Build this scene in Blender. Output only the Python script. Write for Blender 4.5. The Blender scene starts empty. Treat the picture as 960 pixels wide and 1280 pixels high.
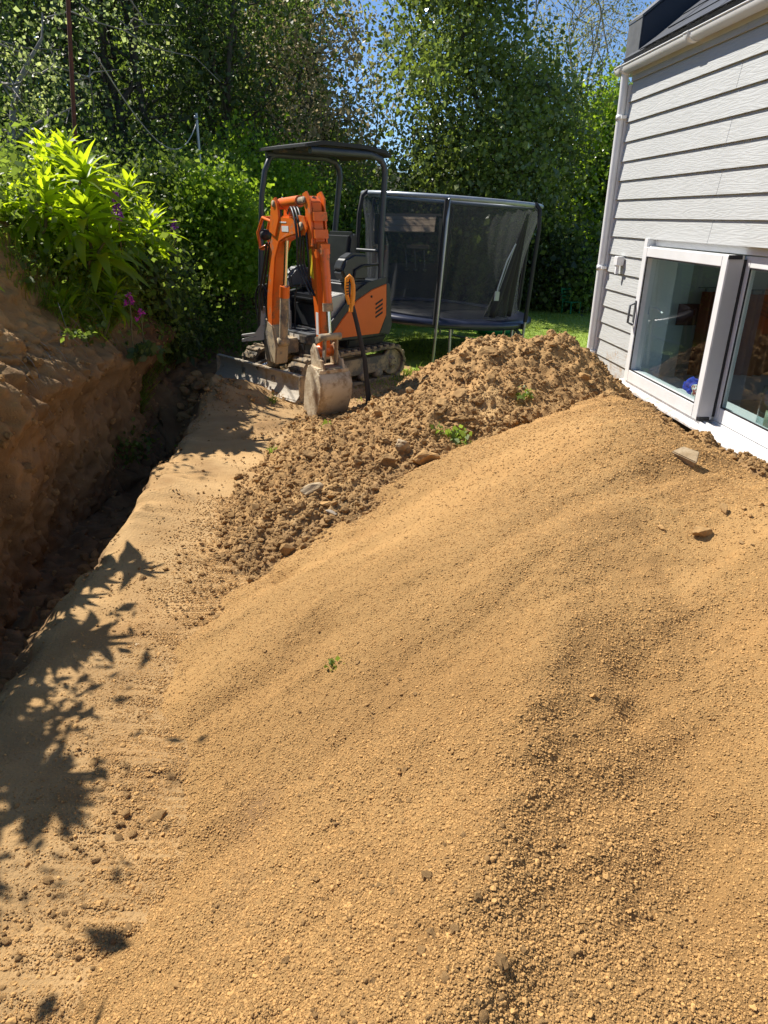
import bpy, bmesh, math, random
import numpy as np
from mathutils import Vector, Matrix, Euler
random.seed(7); rng = np.random.default_rng(11)
S = bpy.context.scene
COL = S.collection
R = math.radians
# ------------------------------------------------------------ camera
CAM_H = 1.74
cam = bpy.data.cameras.new('camera'); cam_o = bpy.data.objects.new('camera', cam); COL.objects.link(cam_o)
cam.sensor_fit = 'VERTICAL'; cam.sensor_height = 36; cam.sensor_width = 27
cam.lens = 36*850/1280; cam.clip_start = 0.05; cam.clip_end = 600
cam_o.matrix_world = Matrix.Translation((0, 0, CAM_H)) @ Matrix.Rotation(R(90-23.6), 4, 'X') @ Matrix.Rotation(R(0.7), 4, 'Z')
S.camera = cam_o
S.render.resolution_x = 768; S.render.resolution_y = 1024
# ------------------------------------------------------------ light
SUN_EL, SUN_AZ = 51.0, -54.0          # azimuth measured from +Y towards +X
sd = Vector((math.sin(R(SUN_AZ))*math.cos(R(SUN_EL)), math.cos(R(SUN_AZ))*math.cos(R(SUN_EL)), math.sin(R(SUN_EL))))
W = bpy.data.worlds.new('World'); S.world = W; W.use_nodes = True
nt = W.node_tree; bg = nt.nodes['Background']
sky = nt.nodes.new('ShaderNodeTexSky'); sky.sky_type = 'NISHITA'; sky.sun_disc = False
sky.sun_elevation = R(SUN_EL); sky.sun_rotation = R(SUN_AZ); sky.altitude = 2500; sky.air_density = 1.0; sky.dust_density = 0.0; sky.ozone_density = 6.0
nt.links.new(sky.outputs[0], bg.inputs[0]); bg.inputs[1].default_value = 0.10
sl = bpy.data.lights.new('sun', 'SUN'); sl.energy = 5.0; sl.angle = R(0.5); sl.color = (1, 0.94, 0.85)
so = bpy.data.objects.new('sun', sl); COL.objects.link(so)
so.rotation_euler = sd.to_track_quat('Z', 'Y').to_euler(); so.location = (-8, 6, 14)
S.view_settings.view_transform = 'Standard'; S.view_settings.look = 'None'
S.view_settings.exposure = 0.62; S.view_settings.gamma = 1
try:
    S.cycles.max_bounces = 6; S.cycles.transparent_max_bounces = 16; S.cycles.transmission_bounces = 4; S.cycles.diffuse_bounces = 3
    S.cycles.caustics_reflective = False; S.cycles.caustics_refractive = False
except Exception: pass

# ------------------------------------------------------------ noise
def _h(ix, iy, iz, seed):
    h = (ix.astype(np.int64)*374761393 + iy.astype(np.int64)*668265263 + iz.astype(np.int64)*2147483647 + seed*1274126177) & 0xffffffff
    h = ((h ^ (h >> 13))*1274126177) & 0xffffffff
    h = ((h ^ (h >> 15))*2246822519) & 0xffffffff
    return ((h ^ (h >> 16)) & 0xffffff)/float(0xffffff)
def vn(x, y, z=None, seed=0):
    """value noise in -1..1"""
    ix = np.floor(x); iy = np.floor(y); fx = x-ix; fy = y-iy
    fx = fx*fx*(3-2*fx); fy = fy*fy*(3-2*fy)
    def layer(iz):
        a = _h(ix, iy, iz, seed); b = _h(ix+1, iy, iz, seed); c = _h(ix, iy+1, iz, seed); d = _h(ix+1, iy+1, iz, seed)
        return (a*(1-fx)+b*fx)*(1-fy)+(c*(1-fx)+d*fx)*fy
    if z is None: return layer(np.zeros_like(ix))*2-1
    iz = np.floor(z); fz = z-iz; fz = fz*fz*(3-2*fz)
    return (layer(iz)*(1-fz)+layer(iz+1)*fz)*2-1
def fbm(x, y, z=None, o=4, seed=0, gain=.5, ridged=False):
    s = 0; a = 1; t = 0
    for i in range(o):
        n = vn(x*2**i+17.3*i, y*2**i+5.1*i, None if z is None else z*2**i+3.7*i, seed+i)
        if ridged: n = 1-2*np.abs(n)
        s = s+n*a; t += a; a *= gain
    return s/t
def cells(x, y, seed=0):
    """distance to nearest feature point, and its random number"""
    ix = np.floor(x); iy = np.floor(y); z0 = np.zeros_like(ix)
    best = np.full(x.shape, 9.0); bid = np.zeros(x.shape)
    for dx in (-1, 0, 1):
        for dy in (-1, 0, 1):
            cx = ix+dx; cy = iy+dy
            px = cx+_h(cx, cy, z0, seed); py = cy+_h(cx, cy, z0, seed+1)
            d = np.hypot(x-px, y-py); m = d < best
            best = np.where(m, d, best); bid = np.where(m, _h(cx, cy, z0, seed+2), bid)
    return best, bid
def sstep(a, b, x):
    t = np.clip((x-a)/(b-a), 0, 1); return t*t*(3-2*t)

# ------------------------------------------------------------ materials
def mat(name, col=(.5, .5, .5), rough=.6, metal=0., col2=None, scale=5., col3=None, scale3=1.2, bump=0., bscale=40., stretch=(1, 1, 1),
        detail=6, spec=.5, coat=0., emit=None, attr=None, hard=(.35, .65), rand=0.):
    m = bpy.data.materials.new(name); m.use_nodes = True
    n = m.node_tree.nodes; l = m.node_tree.links; b = n['Principled BSDF']
    b.inputs['Roughness'].default_value = rough; b.inputs['Metallic'].default_value = metal
    b.inputs['Specular IOR Level'].default_value = spec; b.inputs['Coat Weight'].default_value = coat
    b.inputs['Base Color'].default_value = (*col, 1)
    tc = n.new('ShaderNodeTexCoord'); mp = n.new('ShaderNodeMapping'); mp.inputs['Scale'].default_value = stretch
    l.new(tc.outputs['Object'], mp.inputs[0]); vec = mp.outputs[0]
    out = None
    def noise(sc, det=detail):
        t = n.new('ShaderNodeTexNoise'); t.inputs['Scale'].default_value = sc; t.inputs['Detail'].default_value = det
        t.inputs['Roughness'].default_value = .6; l.new(vec, t.inputs['Vector']); return t.outputs['Fac']
    def mix(a, bcol, fac, lo, hi):
        rp = n.new('ShaderNodeMapRange'); rp.inputs['From Min'].default_value = lo; rp.inputs['From Max'].default_value = hi; l.new(fac, rp.inputs['Value'])
        x = n.new('ShaderNodeMix'); x.data_type = 'RGBA'; l.new(rp.outputs[0], x.inputs[0])
        if isinstance(a, tuple): x.inputs[6].default_value = (*a, 1)
        else: l.new(a, x.inputs[6])
        x.inputs[7].default_value = (*bcol, 1); return x.outputs[2]
    cur = col
    if col2 is not None: cur = mix(cur, col2, noise(scale), *hard)
    if col3 is not None: cur = mix(cur, col3, noise(scale3, 8), .52, .66)
    if rand > 0:
        oi = n.new('ShaderNodeObjectInfo'); hs = n.new('ShaderNodeHueSaturation')
        mr = n.new('ShaderNodeMapRange'); mr.inputs['To Min'].default_value = 1-rand; mr.inputs['To Max'].default_value = 1+rand
        l.new(oi.outputs['Random'], mr.inputs['Value']); l.new(mr.outputs[0], hs.inputs['Value'])
        if isinstance(cur, tuple): hs.inputs['Color'].default_value = (*cur, 1)
        else: l.new(cur, hs.inputs['Color'])
        cur = hs.outputs[0]
    if attr:
        a = n.new('ShaderNodeAttribute'); a.attribute_name = attr
        x = n.new('ShaderNodeMix'); x.data_type = 'RGBA'; x.blend_type = 'MULTIPLY'; x.inputs[0].default_value = 1
        if isinstance(cur, tuple): x.inputs[6].default_value = (*cur, 1)
        else: l.new(cur, x.inputs[6])
        l.new(a.outputs['Color'], x.inputs[7]); cur = x.outputs[2]
    if not isinstance(cur, tuple): l.new(cur, b.inputs['Base Color'])
    if bump > 0:
        bp = n.new('ShaderNodeBump'); bp.inputs['Strength'].default_value = bump; bp.inputs['Distance'].default_value = .01
        l.new(noise(bscale, 8), bp.inputs['Height']); l.new(bp.outputs[0], b.inputs['Normal'])
    if emit: b.inputs['Emission Color'].default_value = (*col, 1); b.inputs['Emission Strength'].default_value = emit
    return m
def leafmat(name, col, trans, tw=.45, rough=.45, attr='shade', spec=.4):
    m = bpy.data.materials.new(name); m.use_nodes = True
    n = m.node_tree.nodes; l = m.node_tree.links; b = n['Principled BSDF']; o = n['Material Output']
    b.inputs['Roughness'].default_value = rough; b.inputs['Specular IOR Level'].default_value = spec
    t = n.new('ShaderNodeBsdfTranslucent'); mx = n.new('ShaderNodeMixShader'); mx.inputs[0].default_value = tw
    a = n.new('ShaderNodeAttribute'); a.attribute_name = attr
    oi = n.new('ShaderNodeObjectInfo'); mr = n.new('ShaderNodeMapRange'); mr.inputs['To Min'].default_value = .8; mr.inputs['To Max'].default_value = 1.2
    l.new(oi.outputs['Random'], mr.inputs['Value'])
    for c, inp in ((col, b.inputs['Base Color']), (trans, t.inputs['Color'])):
        x = n.new('ShaderNodeMix'); x.data_type = 'RGBA'; x.blend_type = 'MULTIPLY'; x.inputs[0].default_value = 1
        x.inputs[6].default_value = (*c, 1); l.new(a.outputs['Color'], x.inputs[7])
        h = n.new('ShaderNodeHueSaturation'); l.new(mr.outputs[0], h.inputs['Value']); l.new(x.outputs[2], h.inputs['Color']); l.new(h.outputs[0], inp)
    l.new(b.outputs[0], mx.inputs[1]); l.new(t.outputs[0], mx.inputs[2]); l.new(mx.outputs[0], o.inputs['Surface'])
    return m

# ------------------------------------------------------------ object helpers
def tag(o, label=None, cat=None, group=None, kind=None):
    if label: o['label'] = label
    if cat: o['category'] = cat
    if group: o['group'] = group
    if kind: o['kind'] = kind
    return o
def empty(name, loc=(0, 0, 0), rz=0., label=None, cat=None, group=None):
    o = bpy.data.objects.new(name, None); COL.objects.link(o); o.location = loc; o.rotation_euler = (0, 0, rz)
    o.empty_display_size = .2
    return tag(o, label, cat, group)
def mesh_np(name, V, F, m=None, parent=None, smooth=False, col=None, attr='shade'):
    V = np.asarray(V, dtype=np.float32); F = np.asarray(F, dtype=np.int32)
    me = bpy.data.meshes.new(name); k = F.shape[1]; nf = len(F)
    me.vertices.add(len(V)); me.vertices.foreach_set('co', V.ravel())
    me.loops.add(nf*k); me.loops.foreach_set('vertex_index', F.ravel())
    me.polygons.add(nf); me.polygons.foreach_set('loop_start', np.arange(0, nf*k, k, dtype=np.int32))
    me.update(calc_edges=True)
    if smooth: me.polygons.foreach_set('use_smooth', np.ones(nf, dtype=bool))
    if col is not None:
        a = me.color_attributes.new(attr, 'FLOAT_COLOR', 'POINT'); c = np.ones((len(V), 4), dtype=np.float32); c[:, :3] = col
        a.data.foreach_set('color', c.ravel())
    me.validate()
    o = bpy.data.objects.new(name, me); COL.objects.link(o)
    if m: me.materials.append(m)
    if parent: o.parent = parent
    return o
class MB:
    """collects shapes, builds one mesh object"""
    def __init__(s, M=None): s.V = []; s.F = []; s.M = M or Matrix.Identity(4); s.sm = []
    def add(s, vs, fs, smooth=False):
        b = len(s.V); s.V += [s.M @ Vector(v) for v in vs]; s.F += [[b+i for i in f] for f in fs]; s.sm += [smooth]*len(fs); return s
    def box(s, c, d, rot=(0, 0, 0)):
        Q = Matrix.Translation(c) @ Euler(rot).to_matrix().to_4x4(); x, y, z = d[0]/2, d[1]/2, d[2]/2
        vs = [Q @ Vector((a*x, b*y, e*z)) for a in (-1, 1) for b in (-1, 1) for e in (-1, 1)]
        return s.add(vs, [(0, 1, 3, 2), (4, 6, 7, 5), (0, 4, 5, 1), (2, 3, 7, 6), (0, 2, 6, 4), (1, 5, 7, 3)])
    def bx(s, x0, x1, y0, y1, z0, z1): return s.box(((x0+x1)/2, (y0+y1)/2, (z0+z1)/2), (abs(x1-x0), abs(y1-y0), abs(z1-z0)))
    def tube(s, pts, r, n=10, cap=True, flat=False):
        pts = [Vector(p) for p in pts]; rs = r if isinstance(r, (list, tuple)) else [r]*len(pts)
        rings = []; up = None
        for i, p in enumerate(pts):
            a = pts[max(i-1, 0)]; b = pts[min(i+1, len(pts)-1)]; t = (b-a)
            t = t.normalized() if t.length > 1e-9 else Vector((0, 0, 1))
            if up is None: up = t.orthogonal().normalized()
            else:
                up = up-t*up.dot(t); up = up.normalized() if up.length > 1e-6 else t.orthogonal().normalized()
            w = t.cross(up)
            rings.append([p+(up*math.cos(2*math.pi*k/n)+w*math.sin(2*math.pi*k/n))*rs[i] for k in range(n)])
        vs = [v for rg in rings for v in rg]; fs = []
        for i in range(len(pts)-1):
            for k in range(n): fs.append((i*n+k, i*n+(k+1) % n, (i+1)*n+(k+1) % n, (i+1)*n+k))
        s.add(vs, fs, not flat)
        if cap: s.add(rings[0], [tuple(range(n))[::-1]]); s.add(rings[-1], [tuple(range(n))])
        return s
    def prism(s, poly, y0, y1, plane='xz'):
        n = len(poly)
        f = {'xz': lambda a, b, t: (a, t, b), 'xy': lambda a, b, t: (a, b, t), 'yz': lambda a, b, t: (t, a, b)}[plane]
        vs = [f(a, b, y0) for a, b in poly]+[f(a, b, y1) for a, b in poly]
        return s.add(vs, [tuple(range(n))[::-1], tuple(range(n, 2*n))]+[(i, (i+1) % n, n+(i+1) % n, n+i) for i in range(n)])
    def lathe(s, prof, n=20, c=(0, 0, 0), rot=(0, 0, 0)):
        Q = Matrix.Translation(c) @ Euler(rot).to_matrix().to_4x4()
        vs = [Q @ Vector((r*math.cos(2*math.pi*k/n), r*math.sin(2*math.pi*k/n), z)) for r, z in prof for k in range(n)]
        fs = [(i*n+k, i*n+(k+1) % n, (i+1)*n+(k+1) % n, (i+1)*n+k) for i in range(len(prof)-1) for k in range(n)]
        return s.add(vs, fs, True)
    def build(s, name, m, parent=None, bevel=0., seg=2, smooth=None):
        me = bpy.data.meshes.new(name); me.from_pydata([tuple(v) for v in s.V], [], s.F); me.materials.append(m)
        for p, q in zip(me.polygons, s.sm): p.use_smooth = q if smooth is None else smooth
        bm = bmesh.new(); bm.from_mesh(me); bmesh.ops.recalc_face_normals(bm, faces=bm.faces)
        if bevel > 0:
            ed = [e for e in bm.edges if len(e.link_faces) == 2 and e.calc_face_angle(0) > .6]
            bmesh.ops.bevel(bm, geom=ed, offset=bevel, segments=seg, affect='EDGES', clamp_overlap=True)
        bm.to_mesh(me); bm.free()
        o = bpy.data.objects.new(name, me); COL.objects.link(o)
        if parent: o.parent = parent
        return o
def dup(root, loc, rz=None, label=None, scale=None, rot=None):
    """copy of a thing with copies of its parts and sub-parts (mesh data shared)"""
    r = root.copy(); COL.objects.link(r); r.location = loc
    if rz is not None: r.rotation_euler = (0, 0, rz)
    if rot is not None: r.rotation_euler = rot
    if scale is not None: r.scale = scale if not np.isscalar(scale) else (scale,)*3
    if label: r['label'] = label
    for ch in list(root.children):
        c = ch.copy(); COL.objects.link(c); c.parent = r
        for g in list(ch.children):
            d = g.copy(); COL.objects.link(d); d.parent = c
    return r
def scatter(name, P, rad, m, subdiv=1, rough=.35, seed=0, flat=(1, 1, .75), parent=None, variants=3):
    """many small lumps of stone or earth: icospheres instanced on points"""
    me = bpy.data.meshes.new(name); me.vertices.add(len(P)); me.vertices.foreach_set('co', np.asarray(P, np.float32).ravel())
    a = me.attributes.new('rad', 'FLOAT', 'POINT'); a.data.foreach_set('value', np.asarray(rad, np.float32))
    o = bpy.data.objects.new(name, me); COL.objects.link(o); me.materials.append(m)
    g = bpy.data.node_groups.new(name+'_nodes', 'GeometryNodeTree')
    g.interface.new_socket('Geometry', in_out='INPUT', socket_type='NodeSocketGeometry'); g.interface.new_socket('Geometry', in_out='OUTPUT', socket_type='NodeSocketGeometry')
    n = g.nodes; l = g.links; gi = n.new('NodeGroupInput'); go = n.new('NodeGroupOutput')
    g2i = n.new('GeometryNodeGeometryToInstance')
    for k in range(variants):
        ico = n.new('GeometryNodeMeshIcoSphere'); ico.inputs['Subdivisions'].default_value = subdiv; ico.inputs['Radius'].default_value = 1
        nz = n.new('ShaderNodeTexNoise'); nz.noise_dimensions = '4D'; nz.inputs['W'].default_value = k*3.7+seed; nz.inputs['Scale'].default_value = 1.3; nz.inputs['Detail'].default_value = 2
        vm = n.new('ShaderNodeVectorMath'); vm.operation = 'SUBTRACT'; vm.inputs[1].default_value = (.5, .5, .5); l.new(nz.outputs['Color'], vm.inputs[0])
        vs = n.new('ShaderNodeVectorMath'); vs.operation = 'SCALE'; vs.inputs['Scale'].default_value = rough*4; l.new(vm.outputs[0], vs.inputs[0])
        sp = n.new('GeometryNodeSetPosition'); l.new(ico.outputs[0], sp.inputs['Geometry']); l.new(vs.outputs[0], sp.inputs['Offset'])
        sm = n.new('GeometryNodeSetMaterial'); sm.inputs['Material'].default_value = m; l.new(sp.outputs[0], sm.inputs[0])
        ss = n.new('GeometryNodeSetShadeSmooth'); ss.inputs['Shade Smooth'].default_value = False; l.new(sm.outputs[0], ss.inputs[0])
        l.new(ss.outputs[0], g2i.inputs[0])
    ip = n.new('GeometryNodeInstanceOnPoints'); l.new(gi.outputs[0], ip.inputs['Points']); l.new(g2i.outputs[0], ip.inputs['Instance']); ip.inputs['Pick Instance'].default_value = True
    ri = n.new('FunctionNodeRandomValue'); ri.data_type = 'INT'; ri.inputs[4].default_value = 0; ri.inputs[5].default_value = variants-1; l.new(ri.outputs[2], ip.inputs['Instance Index'])
    rr = n.new('FunctionNodeRandomValue'); rr.data_type = 'FLOAT_VECTOR'; rr.inputs[0].default_value = (-.5, -.5, 0); rr.inputs[1].default_value = (.5, .5, 6.28); l.new(rr.outputs[0], ip.inputs['Rotation'])
    rs = n.new('FunctionNodeRandomValue'); rs.data_type = 'FLOAT_VECTOR'; rs.inputs[0].default_value = (.75*flat[0], .7*flat[1], .7*flat[2]); rs.inputs[1].default_value = (1.3*flat[0], 1.2*flat[1], 1.1*flat[2]); rs.inputs['Seed'].default_value = 5
    na = n.new('GeometryNodeInputNamedAttribute'); na.data_type = 'FLOAT'; na.inputs[0].default_value = 'rad'
    ms = n.new('ShaderNodeVectorMath'); ms.operation = 'SCALE'; l.new(rs.outputs[0], ms.inputs[0]); l.new(na.outputs[0], ms.inputs['Scale']); l.new(ms.outputs[0], ip.inputs['Scale'])
    l.new(ip.outputs[0], go.inputs[0])
    md = o.modifiers.new('scatter', 'NODES'); md.node_group = g
    if parent: o.parent = parent
    return o
# ============================================================ TERRAIN
M_bench = mat('compacted_tan_earth', (.385, .232, .092), .95, col2=(.46, .295, .13), scale=3.6, col3=(.31, .178, .068), scale3=1.4, bump=1.0, bscale=75, attr='shade')
M_gravel = mat('ochre_gravel', (.41, .232, .078), .95, col2=(.46, .272, .098), scale=1.1, col3=(.345, .188, .060), scale3=.8, bump=1.0, bscale=230, attr='shade')  # base toned darker than the pebbles to stand for shadow between grains
M_pebble = mat('ochre_pebble', (.51, .302, .110), .9, col2=(.35, .195, .064), scale=1.3, rand=.34)
M_soil = mat('brown_soil', (.43, .258, .10), .97, col2=(.36, .205, .076), scale=2.4, col3=(.46, .29, .12), scale3=1.8, bump=.9, bscale=90, attr='shade')
M_clod = mat('soil_clod', (.43, .26, .10), .97, col2=(.33, .188, .07), scale=3, bump=.7, bscale=50, rand=.22)
M_lawn = mat('lawn_turf', (.22, .31, .04), .9, col2=(.28, .38, .055), scale=1.2, col3=(.16, .24, .035), scale3=4, bump=.5, bscale=70)

def edge_x(y): return -1.52-.06*(y-2)+.035*vn(y*1.7, y*0+3.1, seed=4)+.03*vn(y*6, y*0+1, seed=5)
def bank_x(y): return edge_x(y)*0-2.30-.045*(y-2)+.10*vn(y*.9, y*0+7, seed=6)
def trench_d(y): return .72*sstep(7.35, 6.7, y)+.0*y
# profile: list of (s, dx-base, z)
def profile(y):
    e = edge_x(y); b = bank_x(y); D = trench_d(y)
    led = .82-.05*np.clip(y-5, -1, 2)+.10*vn(y*1.3, y*0+2, seed=8)+.25*sstep(5.6, 7.2, y)
    lw = .16*sstep(6.6, 5.0, y)+.08            # ledge run
    top = 1.55+.06*np.clip(y-5, -3, 6)+.16*sstep(6.6, 5.6, y)
    far = sstep(7, 10, y)
    right = np.where(y < 6.3, .7, .35+.15*vn(y*2.2, y*0+9, seed=12))-sstep(8.6, 10.2, y)*2.2
    right = np.maximum(right, b+.25)
    e2 = np.minimum(e, right-.05); e2 = np.where(y > 7.3, np.minimum(e2, right-.08), e2)
    X = [right+.12, right, (e2+right)/2, e2+.10, e2, e2-.05, e2-.09, b+.22, b+.06, b, b-.03, b-.09, b-.09-lw*.5, b-.09-lw, b-lw-.62, b-lw-1.4, b-3.2, b-6, b-14, b-45]
    z0 = 0*y
    Z = [z0-.10, z0-.004, z0, z0+.005, z0-.03, -.12*D/.72, -D*.92, -D, -D+.04, -D*.3+.12, z0+.5, led-.10, led+.05, led+.16, top, top+.35, top+.85, top+1.7+.5*far, top+3.2+1.5*far, top+3.6+1.5*far]
    return np.stack(X, 1), np.stack(Z, 1)
def sweep_rows():
    y = np.concatenate([np.arange(-20, 0, .5), np.arange(0, 1, .03), np.arange(1, 7.6, .018), np.arange(7.6, 9.5, .03), np.arange(9.5, 16, .12), np.geomspace(16, 160, 40)])
    X, Z = profile(y)
    # resample each profile by control segments
    seg = [2, 60, 60, 8, 5, 12, 18, 12, 10, 34, 26, 12, 20, 14, 44, 20, 24, 16, 12, 8]
    us = [];
    for i in range(len(seg)-1):
        k = seg[i+1]; us += list(i+np.arange(k)/k)
    us.append(len(seg)-1); us = np.array(us); i0 = np.clip(us.astype(int), 0, len(seg)-2); f = us-i0
    # Catmull style softening on f
    XX = X[:, i0]*(1-f)+X[:, i0+1]*f; ZZ = Z[:, i0]*(1-f)+Z[:, i0+1]*f
    YY = np.repeat(y[:, None], len(us), 1)
    return XX, YY, ZZ, us, y
XX, YY, ZZ, US, YR = sweep_rows()
def sweep_displace(X, Y, Z, U):
    bank = sstep(5.0, 7.0, U)*sstep(17.5, 15, U)          # 1 on cut faces
    face = sstep(4.2, 6.0, U)*sstep(14.5, 12.5, U)
    bench = 1-sstep(3.6, 4.4, U)
    n1 = fbm(X*1.6, Y*1.6, Z*1.6, 4, 20); n2 = fbm(X*7, Y*7, Z*3.0, 4, 30); n3 = fbm(X*24, Y*24, Z*16, 3, 40)
    grooves = fbm(X*4, Y*9, Z*1.4, 3, 50, ridged=True)
    dx = face*(.19*n1+.12*n2+.055*n3-.07*np.clip(grooves, 0, 1)+.03*grooves+.02*np.sign(fbm(X*3+Z*2, Y*16, Z*.8, 2, 55))*sstep(.1, .4, fbm(X, Y*2, Z*2, 2, 56))+.16*np.exp(-((Z-.45-.3*n1)/.16)**2)*sstep(.0, .5, n1+.3))
    dz = bank*(.07*n1+.055*n2+.02*n3)*(1-face*.5)
    lump = np.clip(fbm(X*3, Y*3, None, 3, 60), 0, 1)
    floor = sstep(6.2, 6.8, U)*sstep(8.3, 7.6, U)
    dz = dz+floor*.09*np.abs(n2)*2
    tr = fbm(X*5, Y*6, None, 3, 63); dz = dz+bench*(.024*fbm(X*1.3, Y*1.3, None, 3, 61)+.015*fbm(X*9, Y*9, None, 4, 62)+.03*np.clip(lump-.25, 0, 1)+.006*n3+.012*tr-.010*np.clip(fbm(X*14, Y*14, None, 2, 64)-.2, 0, 1))
    edge = sstep(3.0, 4.0, U)*sstep(5.5, 4.5, U); dx = dx+edge*.035*n2; dz = dz-edge*.035*np.clip(n2+.1, 0, 1)
    # small spoil pile where the trench ends
    dz = dz+(1-face)*.20*np.exp(-(((X+1.62)/.42)**2+((Y-6.75)/.45)**2))*(1+.8*n2)*bench
    # clods along the trench edge midway
    dz = dz+bench*.10*np.exp(-(((X+1.50)/.16)**2+((Y-4.0)/.4)**2))*(1+1.5*n2)
    return X+dx, Y+.3*face*.06*n2, Z+dz, n1, n2, n3, face, bench
UU = np.repeat(US[None, :], len(YR), 0)
Xd, Yd, Zd, n1, n2, n3, FACE, BENCH = sweep_displace(XX, YY, ZZ, UU)
nr, nc = Xd.shape
idx = np.arange(nr*nc).reshape(nr, nc)
F = np.stack([idx[:-1, :-1], idx[1:, :-1], idx[1:, 1:], idx[:-1, 1:]], -1).reshape(-1, 4)
# base colours: tan compacted bench, banded clay darkened for its shade, topsoil, turf
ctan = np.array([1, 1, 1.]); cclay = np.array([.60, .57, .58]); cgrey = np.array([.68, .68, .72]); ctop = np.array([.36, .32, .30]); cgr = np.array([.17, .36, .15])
def blend(a, b, t): return a*(1-t[..., None])+b*t[..., None]
C = np.broadcast_to(ctan, Xd.shape+(3,)).copy()
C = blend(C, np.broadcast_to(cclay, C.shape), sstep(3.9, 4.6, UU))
C = blend(C, np.broadcast_to(cgrey, C.shape), sstep(9.6, 11, UU)*sstep(.8, .2, n2+.2))
C = blend(C, np.broadcast_to(cclay*1.08, C.shape), sstep(.1, .5, n1)*sstep(8, 9, UU)*.6)
C = blend(C, np.broadcast_to(ctop, C.shape), sstep(6.1, 7.3, Yd)*sstep(8.0, 9.0, UU)*(.8))
C = blend(C, np.broadcast_to(np.array([.92, .88, .84]), C.shape), sstep(12.0, 12.8, UU)*sstep(6.3, 5.6, Yd))  # upper slope painted paler for the sun falling on it
C = blend(C, np.broadcast_to(ctop, C.shape), sstep(14.0, 14.6, UU+.5*n2)*(1-.8*sstep(6.2, 5.6, Yd)*sstep(15, 14.4, UU)))
C = blend(C, np.broadcast_to(cgr, C.shape), sstep(14.6, 15.4, UU+.6*n2))
C = blend(C, np.broadcast_to(np.array([.22, .45, .18]), C.shape), sstep(9.0, 10.0, Yd+.5*n1)*BENCH)
damp = sstep(.15, .6, fbm(XX*1.1, YY*.8, None, 4, 77))
C = C*(1-.22*damp*BENCH)[..., None]
pale = sstep(.1, .5, fbm(XX*2.1, YY*.9, None, 4, 78))
C = C*(1+.14*pale*BENCH)[..., None]
mott = fbm(XX*7, YY*7, None, 4, 79); C = C*(1+.30*mott*(.5+.5*BENCH))[..., None]; band = fbm(XX*1.2, YY*1.5, ZZ*9, 3, 81); C = C*(1+.35*band*FACE+.35*n3*FACE)[..., None]
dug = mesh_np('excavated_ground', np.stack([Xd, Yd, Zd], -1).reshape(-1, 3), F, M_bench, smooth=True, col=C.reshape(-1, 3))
tag(dug, kind='structure')

def ground_z(x, y):
    """bank/bench height at a place (undisplaced profile), for standing things on it"""
    ya = np.array([float(y)]); X, Z = profile(ya); X = X[0]; Z = Z[0]
    if x > X[0]: return 0.0
    return float(np.interp(-x, -X, Z))

# lawn / far ground sheet
gx = np.concatenate([-np.geomspace(40, .6, 40), np.arange(-.5, 7, .1), np.geomspace(7, 160, 40)])
gx = np.concatenate([np.arange(-3.6, 7, .1), np.geomspace(7, 160, 40)])
gy = np.concatenate([np.arange(-30, 6, 1.), np.arange(6, 16, .1), np.geomspace(16, 160, 50)])
GX, GY = np.meshgrid(gx, gy)
def lawn_z(x, y):
    far = sstep(15, 40, y)
    return -.03+.02*fbm(x*.7, y*.7, None, 2, 90)-.35*sstep(7.2, 6.4, y)+far*3.2-.9*sstep(-1.2, -2.2, x)*sstep(9.5, 8.0, y)
GZ = lawn_z(GX, GY)
idx = np.arange(GX.size).reshape(GX.shape)
F = np.stack([idx[:-1, :-1], idx[:-1, 1:], idx[1:, 1:], idx[1:, :-1]], -1).reshape(-1, 4)
lawn = mesh_np('lawn', np.stack([GX, GY, GZ], -1).reshape(-1, 3), F, M_lawn, smooth=True); tag(lawn, kind='structure')

# ---- heaps ------------------------------------------------------------
def smax(a, b, k): 
    h = np.clip(.5+.5*(a-b)/k, 0, 1); return b*(1-h)+a*h+k*h*(1-h)
def cone(x, y, a, b, h, s, r=.12):
    """capsule cone: height h along the line a-b, slope s, rounded by r"""
    ax, ay = a; bx, by = b; dx, dy = bx-ax, by-ay; L = dx*dx+dy*dy+1e-9
    t = np.clip(((x-ax)*dx+(y-ay)*dy)/L, 0, 1); d = np.hypot(x-ax-t*dx, y-ay-t*dy)
    hh = h[0]*(1-t)+h[1]*t if isinstance(h, tuple) else h
    return hh-s*(np.sqrt(d*d+r*r)-r)
def wall_dip(x, y, a=.16):
    w = 2.14+.075*(7-y)-x
    return a*sstep(.55, .0, w)*sstep(3.0, 4.4, y)
def heap_gravel_base(x, y):
    z = cone(x, y, (1.70, 4.95), (1.25, 3.6), (.50, .64), .42, .30)
    z = smax(z, cone(x, y, (1.35, 3.6), (.78, 2.4), (.66, .58), .42, .28), .12)
    z = smax(z, cone(x, y, (.78, 2.4), (.16, .75), (.58, .41), .50, .07), .04)
    z = smax(z, cone(x, y, (1.8, 2.6), (1.6, .6), (.62, .50), .36, .45), .10)
    return z
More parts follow.
